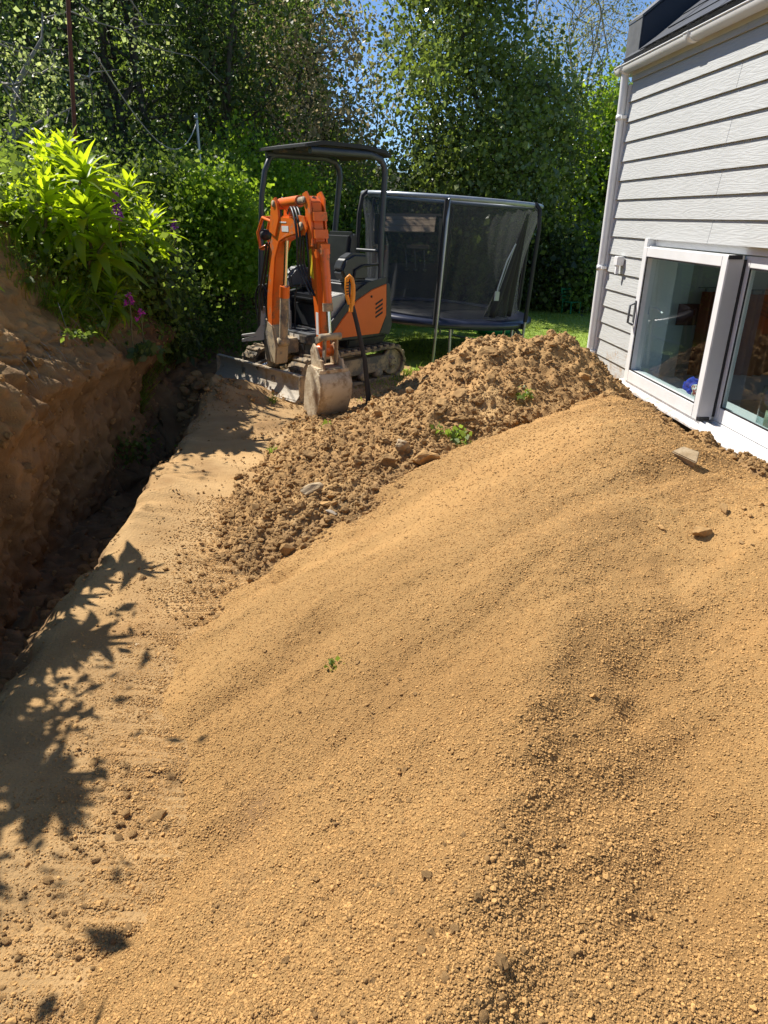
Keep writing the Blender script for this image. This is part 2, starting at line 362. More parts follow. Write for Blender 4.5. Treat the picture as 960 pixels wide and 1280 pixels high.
def heap_gravel(x, y, fine=True):
    z = heap_gravel_base(x, y)-wall_dip(x, y, .30)
    # slides and runnels down the slope
    a = R(212); u = x*math.cos(a)+y*math.sin(a); v = -x*math.sin(a)+y*math.cos(a)
    z = z+.045*fbm(v*2.2, u*.5, None, 3, 101)+.020*fbm(v*7, u*1.3, None, 3, 102)+.035*fbm(x*1.5, y*1.5, None, 3, 103)+.012*fbm(x*6, y*6, None, 3, 107)
    for (cx, cy, rr, dd) in ((-.50, 2.98, .07, .05), (-.26, 2.28, .10, .045), (.74, 1.60, .05, .045), (.80, 1.72, .08, .03), (1.28, 3.05, .10, .03), (.95, 1.20, .06, .03), (.08, 1.35, .16, .03), (-.42, 1.42, .10, .04), (1.1, 2.0, .12, .03)):
        z = z-dd*np.exp(-((x-cx)**2+(y-cy)**2)/rr**2)
    g = (x-.41)*.94-(y-1.15)*.342; z = z-.04*np.exp(-(g/.11)**2)*sstep(2.2, 1.6, y)
    if fine:
        d1, i1 = cells(x*80, y*80, 110); d2, i2 = cells(x*118, y*118, 120)
        z = z+.002*(1-np.clip(d1, 0, 1))*(i1 > .45)+.0035*(1-np.clip(d2*1.2, 0, 1))+.009*fbm(x*14, y*14, None, 3, 104)
        rough = sstep(.0, .5, fbm(x*.8+3, y*.8, None, 3, 105)); d3, i3 = cells(x*30, y*30, 130)
        z = z+rough*.009*np.clip(.62-d3, 0, 1)*(i3 > .6)
    return z
def heap_soil_base(x, y):
    z = cone(x, y, (.82, 5.75), (1.45, 5.75), (.78, .80), .72, .16)
    z = smax(z, cone(x, y, (1.8, 5.6), (1.98, 4.5), (.46, .42), .60, .14), .1)
    z = smax(z, cone(x, y, (.9, 5.2), (.2, 4.5), (.62, .36), .42, .2), .1)
    z = smax(z, cone(x, y, (.28, 4.8), (-.05, 3.85), (.37, .25), .38, .2), .08)
    z = smax(z, cone(x, y, (-.2, 5.6), (.3, 5.7), (.14, .30), .30, .2), .08)
    z = smax(z, cone(x, y, (2.28, 3.0), (2.05, 4.3), (.52, .42), .55, .14), .08)
    return z
def heap_soil(x, y, fine=True):
    z = heap_soil_base(x, y)-wall_dip(x, y, .08)
    z = z+.085*fbm(x*2.6, y*2.6, None, 3, 201)+.035*fbm(x*8, y*8, None, 3, 202, ridged=True)
    d3, i3 = cells(x*9, y*9, 230); z = z+.05*np.clip(.6-d3, 0, 1)*(i3 > .35)
    if fine:
        d1, i1 = cells(x*24, y*24, 210); d2, i2 = cells(x*60, y*60, 220)
        z = z+.018*(1-np.clip(d1*1.2, 0, 1))*(i1 > .3)+.007*(1-np.clip(d2*1.2, 0, 1))+.01*fbm(x*30, y*30, None, 2, 204)
    return z
def polar_heap(name, fn, m, na, nrad, r0, r1, a0, a1, floor, colfn):
    ang = np.linspace(R(a0), R(a1), na); rad = np.geomspace(r0, r1, nrad); A, Rr = np.meshgrid(ang, rad)
    X = Rr*np.sin(A); Y = Rr*np.cos(A)-.25; Z = fn(X, Y)
    wall = 2.14+.075*(7-Y)-.035                    # stop at the house wall (its plinth)
    keep = (Z > floor) & (X < wall+.03)
    X = np.minimum(X, wall)
    idx = np.arange(X.size).reshape(X.shape)
    Fq = np.stack([idx[:-1, :-1], idx[1:, :-1], idx[1:, 1:], idx[:-1, 1:]], -1).reshape(-1, 4)
    kk = keep.ravel(); ok = kk[Fq].all(1); Fq = Fq[ok]
    used = np.zeros(X.size, bool); used[Fq.ravel()] = True; rem = np.cumsum(used)-1
    V = np.stack([X, Y, Z], -1).reshape(-1, 3)[used]; c = colfn(V[:, 0], V[:, 1])
    return mesh_np(name, V, rem[Fq], m, smooth=True, col=c)
def gcol(x, y):
    a = R(212); u = x*math.cos(a)+y*math.sin(a); v = -x*math.sin(a)+y*math.cos(a)
    s = fbm(v*3.0, u*.5, None, 4, 140); n = fbm(x*1.2, y*1.2, None, 4, 141)
    c = np.ones((len(x), 3))*(1+.10*s+.10*n)[:, None]
    br = (sstep(.1, .5, fbm(x*1.7+5, y*1.7, None, 4, 143)+.35*sstep(.3, .7, x-.33*(y-1.15)))*.22)[:, None]; c = c*(1-br)+c*br*np.array([.72, .64, .58])
    pale = sstep(.25, .5, s+.4*n)[:, None]; c = c*(1-pale)+c*np.array([1.10, 1.09, 1.10])*pale
    g = np.exp(-(((x+.38)/.07)**2+((y-1.52)/.09)**2))+.5*np.exp(-(((x+.36)/.05)**2+((y-1.25)/.2)**2))
    return c*(1-.3*np.clip(g, 0, 1)[:, None]*np.array([.8, .85, .5]))
def scol(x, y):
    n = fbm(x*1.6, y*1.6, None, 4, 241); m2 = fbm(x*5, y*5, None, 3, 242)
    c = np.ones((len(x), 3))*(1+.16*n+.14*m2)[:, None]
    # greyer, stonier fines along the seam with the gravel
    seam = np.exp(-((heap_gravel_base(x, y)-heap_soil_base(x, y))/.07)**2)[:, None]*sstep(4.6, 3.6, y)[:, None]
    return c*(1-seam)+c*np.array([.82, .84, .92])*seam
soil = polar_heap('soil_heap', heap_soil, M_soil, 620, 430, 2.6, 7.8, -24, 50, -.04, scol)
tag(soil, 'lumpy brown spoil heap of dug soil beside the lawn and house corner', 'soil heap', kind='stuff')
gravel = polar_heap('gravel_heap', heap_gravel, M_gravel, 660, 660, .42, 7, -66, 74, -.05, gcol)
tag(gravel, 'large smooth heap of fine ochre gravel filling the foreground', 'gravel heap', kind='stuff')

def pick(n, r0, r1, a0, a1, fn, other, margin=-.01):
    a = rng.uniform(R(a0), R(a1), n); r = np.exp(rng.uniform(math.log(r0), math.log(r1), n))
    x = r*np.sin(a); y = r*np.cos(a)-.25
    z = fn(x, y); ot = other(x, y); ok = (z > ot-rng.exponential(.018, len(x))) & (z > -.0) & (x < 2.14+.075*(7-y)-.06); z = np.maximum(z, ot)
    return x[ok], y[ok], z[ok], r[ok]
x, y, z, r = pick(520000, .55, 6.2, -58, 52, heap_gravel, lambda a, b: heap_soil(a, b, False))
rough = sstep(-.1, .5, fbm(x*.8+3, y*.8, None, 3, 105)); a_ = R(212); sl = fbm((-x*math.sin(a_)+y*math.cos(a_))*3.0, (x*math.cos(a_)+y*math.sin(a_))*.5, None, 4, 140)+.4*fbm(x*1.2, y*1.2, None, 4, 141)
kp = rng.random(len(x)) > .55*sstep(.12, .45, sl); x, y, z, r, rough = x[kp], y[kp], z[kp], r[kp], rough[kp]
rad = np.maximum(.0016*np.exp(rng.normal(0, .38, len(x))), r*.0011)*(1+.25*rough)
o = scatter('loose_gravel', np.stack([x, y, z+rad*(.35-.45*sstep(1.6, 3.2, r))], 1), rad, M_pebble, 1, .38, 1)
tag(o, 'loose ochre gravel grains covering the foreground heap', 'gravel', kind='stuff')
# medium stones that rolled down the gravel and lie on the bench
x, y, z, r = pick(9000, .8, 6.2, -50, 52, heap_gravel, lambda a, b: heap_soil(a, b, False))
w = (r > 1.5)*rng.random(len(x)) < (-.02+.9*sstep(.2, .9, fbm(x*1.1+9, y*1.1, None, 3, 106)+.5*sstep(1.0, 1.8, x)*sstep(1.5, 2.4, y)))
x, y, z, r = x[w], y[w], z[w], r[w]; rad = np.minimum(.0042*r**.5*1.0, .012)*np.exp(rng.normal(0, .4, len(x)))
k_ = rng.random(len(x)) < .35; x, y, z, rad = x[k_], y[k_], z[k_], rad[k_]
tag(scatter('gravel_lumps', np.stack([x, y, z+rad*.1], 1), rad, M_clod, 2, .5, 2), 'small crumbs of brown soil sprinkled over the gravel heap', 'soil crumbs', kind='stuff')
x, y, z, r = pick(110000, 2.8, 7.6, -22, 48, heap_soil, lambda a, b: heap_gravel(a, b, False))
rad = .0068*np.exp(rng.normal(0, .5, len(x)))
tag(scatter('soil_crumbs', np.stack([x, y, z+rad*.2], 1), rad, M_clod, 1, .35, 3), 'fine crumbs of brown earth covering the spoil heap', 'soil crumbs', kind='stuff')
x, y, z, r = pick(2300, 2.8, 7.6, -22, 48, heap_soil, lambda a, b: heap_gravel(a, b, False)); rad = .015*np.exp(rng.normal(0, .45, len(x)))
tag(scatter('earth_lumps', np.stack([x, y, z+rad*.2], 1), rad, M_clod, 3, .42, 4), 'fist sized lumps of brown earth strewn over the spoil heap', 'earth lumps', kind='stuff')
# crumbs on the bench, the spoil at the trench end and the trench floor
n = 16000; y = rng.uniform(.9, 7.6, n); x = rng.uniform(-2.2, -.2, n)
e = edge_x(y); b = bank_x(y); nn = fbm(x*2, y*2, None, 3, 301)
pile = np.exp(-(((x+1.62)/.45)**2+((y-6.75)/.5)**2))
on = x > e+.02; prob = np.where(on, .10+.5*sstep(.2, .6, nn)+.5*np.exp(-((x-e)/.12)**2)+.9*pile+.7*sstep(-1.2, -.8, x), .55)
prob = np.where(x < b+.1, 0, prob); k = rng.random(n) < prob
x, y, on, e, pile = x[k], y[k], on[k], e[k], pile[k]
z = np.where(on, .005+.2*pile, -trench_d(y)+.05); rad = np.where(on, .0042, .02)*np.exp(rng.normal(0, .5, len(x)))*(1+pile)
tag(scatter('bench_crumbs', np.stack([x, y, z+rad*.2], 1), rad, M_clod, 2, .32, 5), 'crumbs of earth scattered over the bench and down in the trench', 'soil crumbs', kind='stuff')

# gravel grains that have run out over the bench, thinning away from the toe
n = 60000; y = np.exp(rng.uniform(math.log(.75), math.log(4.2), n)); toe = -.66-.13*sstep(.9, 2.2, y)
x = toe+.15-np.abs(rng.normal(0, .26, n)); k = (x > edge_x(y)+.01) & (heap_gravel(x, y) < .01); x, y = x[k], y[k]
rad = np.maximum(.0017*np.exp(rng.normal(0, .5, len(x))), y*.0012)
jj = np.clip(np.searchsorted(YR, y), 1, len(YR)-1); z = np.empty(len(x))
for q in np.unique(jj): mk = jj == q; o_ = np.argsort(Xd[q]); z[mk] = np.interp(x[mk], Xd[q][o_], Zd[q][o_])
tag(scatter('toe_gravel', np.stack([x, y, z+rad*.2], 1), rad, M_pebble, 1, .35, 6), 'gravel grains spilled from the heap over the compacted bench', 'gravel', kind='stuff')
# stones bedded in the cut bank face and on the trench floor
n = 1500; q = rng.integers(np.searchsorted(YR, 1.5), np.searchsorted(YR, 7.4), n); jc = rng.integers(np.searchsorted(US, 6.2), np.searchsorted(US, 13.2), n)
P = np.stack([Xd[q, jc], Yd[q, jc], Zd[q, jc]], 1); rad = .011*np.exp(rng.normal(0, .55, n))
tag(scatter('bedded_stones', P, rad, M_clod, 2, .45, 7, flat=(1, 1, .9)), 'stones and crumbs bedded in the cut bank face and trench floor', 'stones', kind='stuff')
# ============================================================ HOUSE
M_board = mat('pale_painted_siding', (.51, .52, .51), .55, col2=(.48, .49, .48), scale=3, bump=.0)
def board_bump(m):
    n = m.node_tree.nodes; l = m.node_tree.links; b = n['Principled BSDF']
    tc = n.new('ShaderNodeTexCoord'); oi = n.new('ShaderNodeObjectInfo'); ad = n.new('ShaderNodeVectorMath'); ad.operation = 'ADD'
    sc = n.new('ShaderNodeVectorMath'); sc.operation = 'SCALE'; sc.inputs[0].default_value = (7, 0, 3); l.new(oi.outputs['Random'], sc.inputs['Scale'])
    l.new(tc.outputs['Object'], ad.inputs[0]); l.new(sc.outputs[0], ad.inputs[1])
    mp = n.new('ShaderNodeMapping'); mp.inputs['Scale'].default_value = (.55, 1, 6.0); l.new(ad.outputs[0], mp.inputs[0])
    nz = n.new('ShaderNodeTexNoise'); nz.inputs['Scale'].default_value = 2.2; nz.inputs['Detail'].default_value = 3; l.new(mp.outputs[0], nz.inputs['Vector'])
    mu = n.new('ShaderNodeMath'); mu.operation = 'MULTIPLY'; mu.inputs[1].default_value = 75; l.new(nz.outputs['Fac'], mu.inputs[0])
    si = n.new('ShaderNodeMath'); si.operation = 'SINE'; l.new(mu.outputs[0], si.inputs[0])
    bp = n.new('ShaderNodeBump'); bp.inputs['Strength'].default_value = .20; bp.inputs['Distance'].default_value = .003; l.new(si.outputs[0], bp.inputs['Height']); l.new(bp.outputs[0], b.inputs['Normal'])
board_bump(M_board)
def splash(m, col=(.36, .23, .12)):
    # soil splashed up the lowest boards, in blotches
    n = m.node_tree.nodes; l = m.node_tree.links; b = n['Principled BSDF']; src = b.inputs['Base Color'].links[0].from_socket
    tc = n.new('ShaderNodeTexCoord'); sp = n.new('ShaderNodeSeparateXYZ'); l.new(tc.outputs['Object'], sp.inputs[0])
    nz = n.new('ShaderNodeTexNoise'); nz.inputs['Scale'].default_value = 16; nz.inputs['Detail'].default_value = 12; nz.inputs['Roughness'].default_value = .75; l.new(tc.outputs['Object'], nz.inputs['Vector'])
    h = n.new('ShaderNodeMapRange'); h.inputs['From Min'].default_value = .25; h.inputs['From Max'].default_value = 1.0; h.inputs['To Min'].default_value = .08; h.inputs['To Max'].default_value = -.18; l.new(sp.outputs['Z'], h.inputs['Value'])
    ad = n.new('ShaderNodeMath'); ad.operation = 'ADD'; l.new(nz.outputs['Fac'], ad.inputs[0]); l.new(h.outputs[0], ad.inputs[1])
    mr = n.new('ShaderNodeMapRange'); mr.inputs['From Min'].default_value = .50; mr.inputs['From Max'].default_value = .64; mr.inputs['To Max'].default_value = .7; l.new(ad.outputs[0], mr.inputs['Value'])
    x = n.new('ShaderNodeMix'); x.data_type = 'RGBA'; l.new(mr.outputs[0], x.inputs[0]); l.new(src, x.inputs[6]); x.inputs[7].default_value = (*col, 1); l.new(x.outputs[2], b.inputs['Base Color'])
splash(M_board)
M_pvc = mat('white_pvc', (.82, .82, .82), .32, col2=(.76, .76, .75), scale=6)
M_sill = mat('white_pvc_sill', (.80, .80, .79), .35, col2=(.74, .74, .73), scale=6); splash(M_sill)
M_pvcg = mat('grey_shaded_alu', (.50, .50, .51), .45)  # sash end grey: shade of the side turned from the sun, in the colour
M_blk = mat('black_rubber_seal', (.015, .015, .016), .6)
M_plinth = mat('pale_render_plinth', (.55, .55, .54), .85, col2=(.45, .44, .42), scale=6, bump=.3)
M_slate = mat('dark_slate', (.035, .04, .05), .5, col2=(.055, .06, .07), scale=12, bump=.3, bscale=30)
M_clad = mat('dark_membrane_cladding', (.045, .05, .062), .38, col2=(.035, .04, .05), scale=3)
M_cladm = mat('weathered_grey_metal', (.16, .165, .17), .55, col2=(.11, .115, .12), scale=8)
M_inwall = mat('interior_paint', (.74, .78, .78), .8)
M_infloor = mat('interior_wood_floor', (.50, .42, .34), .6, col2=(.42, .35, .27), scale=3, stretch=(1, 8, 1))
M_curt = mat('rust_curtain_cloth', (.36, .11, .045), .9, col2=(.28, .08, .035), scale=6)
def glassmat(name, tint=(.86, .92, .92), refl=.10):
    m = bpy.data.materials.new(name); m.use_nodes = True; n = m.node_tree.nodes; l = m.node_tree.links; n.remove(n['Principled BSDF'])
    t = n.new('ShaderNodeBsdfTransparent'); t.inputs[0].default_value = (*tint, 1); g = n.new('ShaderNodeBsdfGlossy'); g.inputs['Roughness'].default_value = .01
    fr = n.new('ShaderNodeFresnel'); fr.inputs[0].default_value = 1.5; mr = n.new('ShaderNodeMath'); mr.operation = 'MULTIPLY_ADD'; mr.inputs[1].default_value = 1.0; mr.inputs[2].default_value = refl*.4
    l.new(fr.outputs[0], mr.inputs[0]); mx = n.new('ShaderNodeMixShader'); gm = n.new('ShaderNodeNewGeometry'); fb = n.new('ShaderNodeMath'); fb.operation = 'SUBTRACT'; fb.inputs[0].default_value = 1; l.new(gm.outputs['Backfacing'], fb.inputs[1]); f2 = n.new('ShaderNodeMath'); f2.operation = 'MULTIPLY'; l.new(mr.outputs[0], f2.inputs[0]); l.new(fb.outputs[0], f2.inputs[1]); l.new(f2.outputs[0], mx.inputs[0]); l.new(t.outputs[0], mx.inputs[1]); l.new(g.outputs[0], mx.inputs[2])
    l.new(mx.outputs[0], n['Material Output'].inputs['Surface']); return m
M_glass = glassmat('window_glass')
H0 = Vector((2.14, 7.0, 0)); HA = math.atan2(-.997, .075)
house = empty('house', H0, HA, 'pale grey clapboard house with sliding window, white gutter and dark roof', 'house')
HM = Matrix.Translation(H0) @ Matrix.Rotation(HA, 4, 'Z')
def HW(x, y, z): return HM @ Vector((x, y, z))
E_ = .156; Z0 = 1.58; EAVE = Z0+8*E_
WX0, WX1, WZ0, WZ1 = .93, 3.95, .40, 1.585
# masonry behind the boards
m = MB(); m.bx(.03, WX0-.02, .005, .2, -.4, EAVE+.15); m.bx(WX1+.05, 9, .005, .2, -.4, EAVE+.15)
m.bx(WX0-.02, WX1+.05, .005, .2, -.4, WZ0-.06); m.bx(WX0-.02, WX1+.05, .005, .2, WZ1+.02, EAVE+.15)
m.build('wall', M_plinth, house)
m = MB(); m.bx(.03, .15, .2, 5.5, -.4, EAVE+.02); m.bx(8.8, 9, .2, 5.5, -.4, EAVE+.02); m.bx(.03, 9, 5.5, 5.7, -.4, .5); m.bx(.03, 9, 5.5, 5.7, 2.2, EAVE+.02); m.bx(.03, 1.2, 5.5, 5.7, .5, 2.2); m.bx(7.5, 9, 5.5, 5.7, .5, 2.2); m.build('wall', M_plinth, house)  # unseen opening in the back wall, added to let sky light into the room
# boards: real lapped boards, a part each
def board(x0, x1, z):
    t = .010; lap = .018
    prof = [(-.022, z-.0), (-.022-t, z), (-.010-.004, z+E_+lap), (-.004, z+E_+lap)]
    m = MB(); m.prism(prof, x0, x1, 'yz'); return m.build('siding_board', M_board, house, bevel=.0015, seg=1)
for k in range(-9, 9):
    z = Z0+k*E_
    joints = [1.855, 5.455] if k % 2 == 0 else [3.655, 7.255]
    spans = [(.045, 9.0)]
    if z < WZ1-.02 and z > WZ0-.10-.156: spans = [(.045, WX0-.075), (WX1+.09, 9.0)]
    elif z <= WZ0-.1: spans = [(.045, 9.0)]
    if z < .1: spans = [(.045, WX0-.1)]
    for a, b in spans:
        cur = a
        for j in joints+[b]:
            if cur < j <= b: board(cur, j-.0015 if j != b else b, z); cur = j+.0015
# corner trim
m = MB(); m.bx(-.012, .043, -.045, .06, -.3, EAVE-.02); m.build('corner_trim', M_pvc, house, bevel=.002)
# plinth, and a black strip painted for the shadow under the sill
m = MB(); m.bx(WX0-.1, 9, -.012, .004, .02, .22); m.build('plinth', M_plinth, house)
m = MB(); m.bx(WX0-.1, 9, -.02, .004, .222, .33); m.build('sill_shadow_strip', M_blk, house)
# eaves: soffit, gutter, brackets, downpipe
m = MB(); m.bx(-.03, 9, -.028, -.016, EAVE+.045, EAVE+.16); m.build('fascia', M_pvc, house)
def gutter(x0, x1, r, name, mm=M_pvc, par=house, lip=True, yc=-.085, zc=EAVE+.115, th=.004):
    n = 14; vs = []; fs = []
    for x in (x0, x1):
        for rr in (r, r-th):
            for k in range(n+1):
                a = math.pi+math.pi*k/n; vs.append((x, yc+rr*math.cos(a), zc+rr*math.sin(a)))
    q = n+1
    for k in range(n):
        fs += [(k, k+1, 2*q+k+1, 2*q+k), (q+k+1, q+k, 3*q+k, 3*q+k+1), (k, q+k, q+k+1, k+1), (2*q+k+1, 3*q+k+1, 3*q+k, 2*q+k)]
    fs += [(0, 2*q, 3*q, q), (n, q+n, 3*q+n, 2*q+n)]
    m = MB(); m.add(vs, fs, True)
    if lip: m.tube([(x0, yc-r, zc), (x1, yc-r, zc)], .006, 8)
    return m.build(name, mm, par)
gt = gutter(-.10, 9, .057, 'gutter')
m = MB(); vs = [(-.102, -.085+.059*math.cos(math.pi+math.pi*k/14), EAVE+.115+.059*math.sin(math.pi+math.pi*k/14)) for k in range(15)]
m.add(vs+[(v[0]-.006, v[1], v[2]) for v in vs], [tuple(range(15)), tuple(range(15, 30))[::-1]]+[(k, k+15, (k+1) % 15+15, (k+1) % 15) for k in range(15)]); m.build('end_cap', M_pvc, gt)
for xx in (1.2, 2.55, 3.9, 5.4): gutter(xx, xx+.085, .063, 'gutter_joint', par=gt, th=.006)
gutter(-.03, .07, .063, 'gutter_outlet', par=gt, th=.006)
dp = MB(); PX = .015
dp.tube([(PX, -.082, EAVE+.06), (PX, -.080, EAVE+.0), (PX, -.077, EAVE-.10), (PX, -.075, EAVE-.3), (PX, -.075, .25), (PX, -.08, .20), (PX, -.12, .15)], .034, 18)
dp = dp.build('downpipe', M_pvc, house)
for zz in (EAVE-.27, 1.30, .50):
    c = MB(); c.lathe([(.0345, -.02), (.040, -.02), (.040, .02), (.0345, .02)], 18, (PX, -.075, zz)); c.bx(PX+.03, PX+.06, -.087, -.04, zz-.012, zz+.012); c.build('pipe_clip', M_pvc, dp)
# small white overflow hood on the boards
m = MB(); m.bx(.36, .45, -.095, -.03, 1.34, 1.42); m.tube([(.405, -.07, 1.35), (.405, -.07, 1.27)], .018, 10); m.build('overflow_hood', M_pvc, house, bevel=.006)
# roof: slates on a pitched deck, raised verge upstand at the far end, raised panel
PITCH = R(38); cp, sp_ = math.cos(PITCH), math.sin(PITCH)
def rp(x, s, h): return (x, -.12+s*cp-h*sp_, EAVE+.165+s*sp_+h*cp)      # along-slope s, height h above deck
def slab(m, x0, x1, s0, s1, h0, h1):
    vs = [rp(x, s, h) for x in (x0, x1) for s in (s0, s1) for h in (h0, h1)]
    m.add(vs, [(0, 1, 3, 2), (4, 6, 7, 5), (0, 4, 5, 1), (2, 3, 7, 6), (0, 2, 6, 4), (1, 5, 7, 3)])
roof = MB(); slab(roof, .02, 9.1, 0, 4.2, -.05, 0); roof = roof.build('roof', M_slate, house)
rr_ = random.Random(3)
sl_ = MB()
for j in range(14):
    s0 = -.02+j*.2
    for i in range(36):
        x0 = .42+i*.25+(j % 2)*.125; h = .006+rr_.random()*.003
        vs = [rp(x0+.002, s0, h+.010), rp(x0+.246, s0, h+.010), rp(x0+.246, s0+.24, h), rp(x0+.002, s0+.24, h)]
        lo = [rp(x0+.002, s0, h+.002), rp(x0+.246, s0, h+.002)]
        sl_.add(vs+lo, [(0, 1, 2, 3), (4, 5, 1, 0)])
o = sl_.build('slate', M_slate, roof); o['kind'] = 'stuff'
UX0, UX1 = -.07, .20; zb = EAVE+.13; TP = math.tan(PITCH)
m = MB(); m.prism([(-.06, zb), (-.06, zb+.30), (3.2, zb+.30+3.26*TP), (3.2, zb+3.2*TP)], UX0, UX1, 'yz'); v = m.build('verge_upstand', M_clad, house, bevel=.006)
m = MB(); m.bx(UX0-.006, UX1+.006, -.07, -.062, zb-.02, zb+.306); m.build('end_plate', M_cladm, v)
m = MB(); m.prism([(-.075, zb+.304), (-.075, zb+.322), (3.2, zb+.322+3.275*TP), (3.2, zb+.304+3.275*TP)], UX0-.012, UX1+.012, 'yz'); m.build('coping', M_cladm, v)
m = MB(); slab(m, 1.0, 5.2, .55, 2.6, .045, .085); pn = m.build('roof_panel', M_clad, house, bevel=.004)
for xx in (1.3, 2.6, 3.9, 5.0): m = MB(); slab(m, xx-.02, xx+.02, .6, 2.5, .0, .0445); m.build('panel_rail', M_cladm, pn)
# window --------------------------------------------------------------
m = MB(); m.bx(WX0-.073, WX0-.01, -.048, .05, WZ0-.02, WZ1+.0); m.build('window_trim', M_pvc, house, bevel=.003)
m = MB(); m.bx(WX1+.01, WX1+.085, -.048, .05, WZ0-.02, WZ1); m.build('window_trim', M_pvc, house, bevel=.003)
win = MB(); win.bx(WX0, WX1, .016, .12, WZ1-.055, WZ1-.002); win.bx(WX0, WX0+.035, -.03, .12, WZ0+.03, WZ1-.056); win.bx(WX1-.035, WX1, -.03, .12, WZ0+.03, WZ1-.056)
win = win.build('window', M_pvc, house, bevel=.002)
m = MB(); m.prism([(-.135, WZ0-.035), (-.135, WZ0-.015), (-.06, WZ0+.004), (.13, WZ0+.008), (.13, WZ0-.035)], WX0-.10, 9.0, 'yz'); m.build('window_sill', M_sill, win, bevel=.003)
m = MB()
for yy in (-.085, -.045, .03, .07): m.bx(WX0+.01, WX1-.01, yy, yy+.007, WZ0-.002, WZ0+.022)
m.bx(WX0, WX1, .1, .125, WZ0+.008, WZ0+.032)
m.build('sliding_track', M_pvc, win)
def sash(x0, x1, z0, z1, y0, y1, w=.072, wb=.10):
    s = MB(); s.bx(x0, x0+w, y0, y1, z0, z1); s.bx(x1-w, x1, y0, y1, z0, z1); s.bx(x0+w, x1-w, y0, y1, z1-w, z1); s.bx(x0+w, x1-w, y0, y1, z0, z0+wb)
    s = s.build('window', M_pvc, house, bevel=.004)
    g = MB(); g.bx(x0+w-.005, x1-w+.005, (y0+y1)/2-.003, (y0+y1)/2+.003, z0+wb-.005, z1-w+.005); g.build('pane', M_glass, s)
    k = MB(); a, b, c, d = x0+w, x1-w, z0+wb, z1-w; t = .009; ys = y0+.004, y0+.012
    k.bx(a, a+t, *ys, c, d); k.bx(b-t, b, *ys, c, d); k.bx(a+t, b-t, *ys, c, c+t); k.bx(a+t, b-t, *ys, d-t, d); k.build('glazing_seal', M_blk, s)
    return s
MEET = 2.29
s1 = sash(WX0+.05, MEET, WZ0+.026, WZ1-.062, -.10, .012)
s2 = sash(MEET-.03, WX1-.04, WZ0+.026, WZ1-.062, .03, .08)
m = MB(); m.bx(MEET+.0005, MEET+.004, -.092, .006, WZ0+.05, WZ1-.085); m.build('meeting_stile', M_pvcg, s1)
m = MB(); m.bx(MEET+.0005, MEET+.012, -.10, -.01, WZ0+.024, WZ0+.049); m.build('brush_seal', M_blk, s1)
m = MB(); m.bx(MEET+.0005, MEET+.012, -.10, -.01, WZ1-.084, WZ1-.058); m.build('brush_seal', M_blk, s1)
m = MB(); m.bx(MEET-.02, MEET+.003, .0125, .029, WZ0+.05, WZ1-.085); m.build('glazing_seal', M_blk, s2)
m = MB(); m.bx(WX0+.058, WX0+.078, -.11, -.095, .92, 1.10); m.tube([(WX0+.068, -.105, 1.08), (WX0+.068, -.15, 1.06), (WX0+.068, -.15, .92), (WX0+.068, -.105, .90)], .010, 8); m.build('handle', M_cladm, s1)
m = MB(); m.bx(WX0+.165, WX0+.185, -.03, -.015, 1.0, 1.07); m.tube([(WX0+.175, -.02, 1.05), (WX0+.175, .04, 1.05), (WX0+.27, .05, 1.02)], .009, 8); m.build('latch_lever', M_pvc, s1)
# inside the room
m = MB(); m.bx(.15, 8.8, .2, 5.5, .0, .02); m.build('room_floor', M_infloor, house)
m = MB(); m.bx(.15, 8.8, .2, 5.5, 2.3, 2.33); m.build('room_ceiling', M_inwall, house)
m = MB(); m.bx(.151, .16, .2, .78, .02, 2.3); m.build('room_wall', M_inwall, house)
m = MB(); m.bx(WX0-.05, WX1+.05, .125, .42, WZ0-.03, WZ0+.028); m.build('window_board', M_pvc, house, bevel=.004)
m = MB(); m.bx(WX0-.021, WX0+.0, .13, .24, WZ0, WZ1); m.bx(.9, 8, .201, .24, WZ1+.0, 2.3); m.build('reveal', M_inwall, house)
m = MB(); m.bx(.151, .158, .78, 5.49, .02, 2.3); m.build('dim_opening_panel', mat('dim_opening_tone', (.42, .41, .38), .8), house)  # panel painted darker to stand for the dim opening beyond the pale wall
# curtains on a wire
def curtain(x0, x1, y, z0, z1, label, m_=M_curt):
    root = empty('curtain', HW(y, (x0+x1)/2, z1+.03), HA+math.pi/2, label, 'curtain')
    n = 40; vs = []; fs = []; L = x1-x0
    for i in range(n+1):
        t = i/n; off = .03*math.sin(t*L*60)+.012*math.sin(t*L*23)
        for zz in (z1-.0, (z0+z1)/2, z0): vs.append((-L/2+t*L, off, zz-z1-.03))
    for i in range(n): fs += [(3*i, 3*i+3, 3*i+4, 3*i+1), (3*i+1, 3*i+4, 3*i+5, 3*i+2)]
    c = MB(); c.add(vs, fs, True); c = c.build('cloth', m_, root); so_ = c.modifiers.new('t', 'SOLIDIFY'); so_.thickness = .003
    for i in range(int(L/.11)+1): k = MB(); k.lathe([(.006, -.02), (.012, -.02), (.012, .02), (.006, .02)], 8, (-L/2+.03+i*.11, 0, -.005)); k.build('curtain_clip', M_cladm, root)
    r_ = MB(); r_.tube([(-L/2-.05, 0, .01), (L/2+.05, 0, .01)], .005, 6); r_.build('curtain_wire', M_cladm, root)
curtain(.86, 1.20, .26, .30, 1.10, 'rust coloured cloth hung on clips behind the left window sash')
curtain(1.32, 2.30, .26, .30, 1.08, 'longer rust coloured cloth on clips behind the right window sash')
m = MB(); p = HW(3.15, 1.85, 0); 
fr = empty('picture', HW(.185, .80, .88), HA-math.pi/2, 'small dark red framed picture hanging behind the left window sash', 'picture')
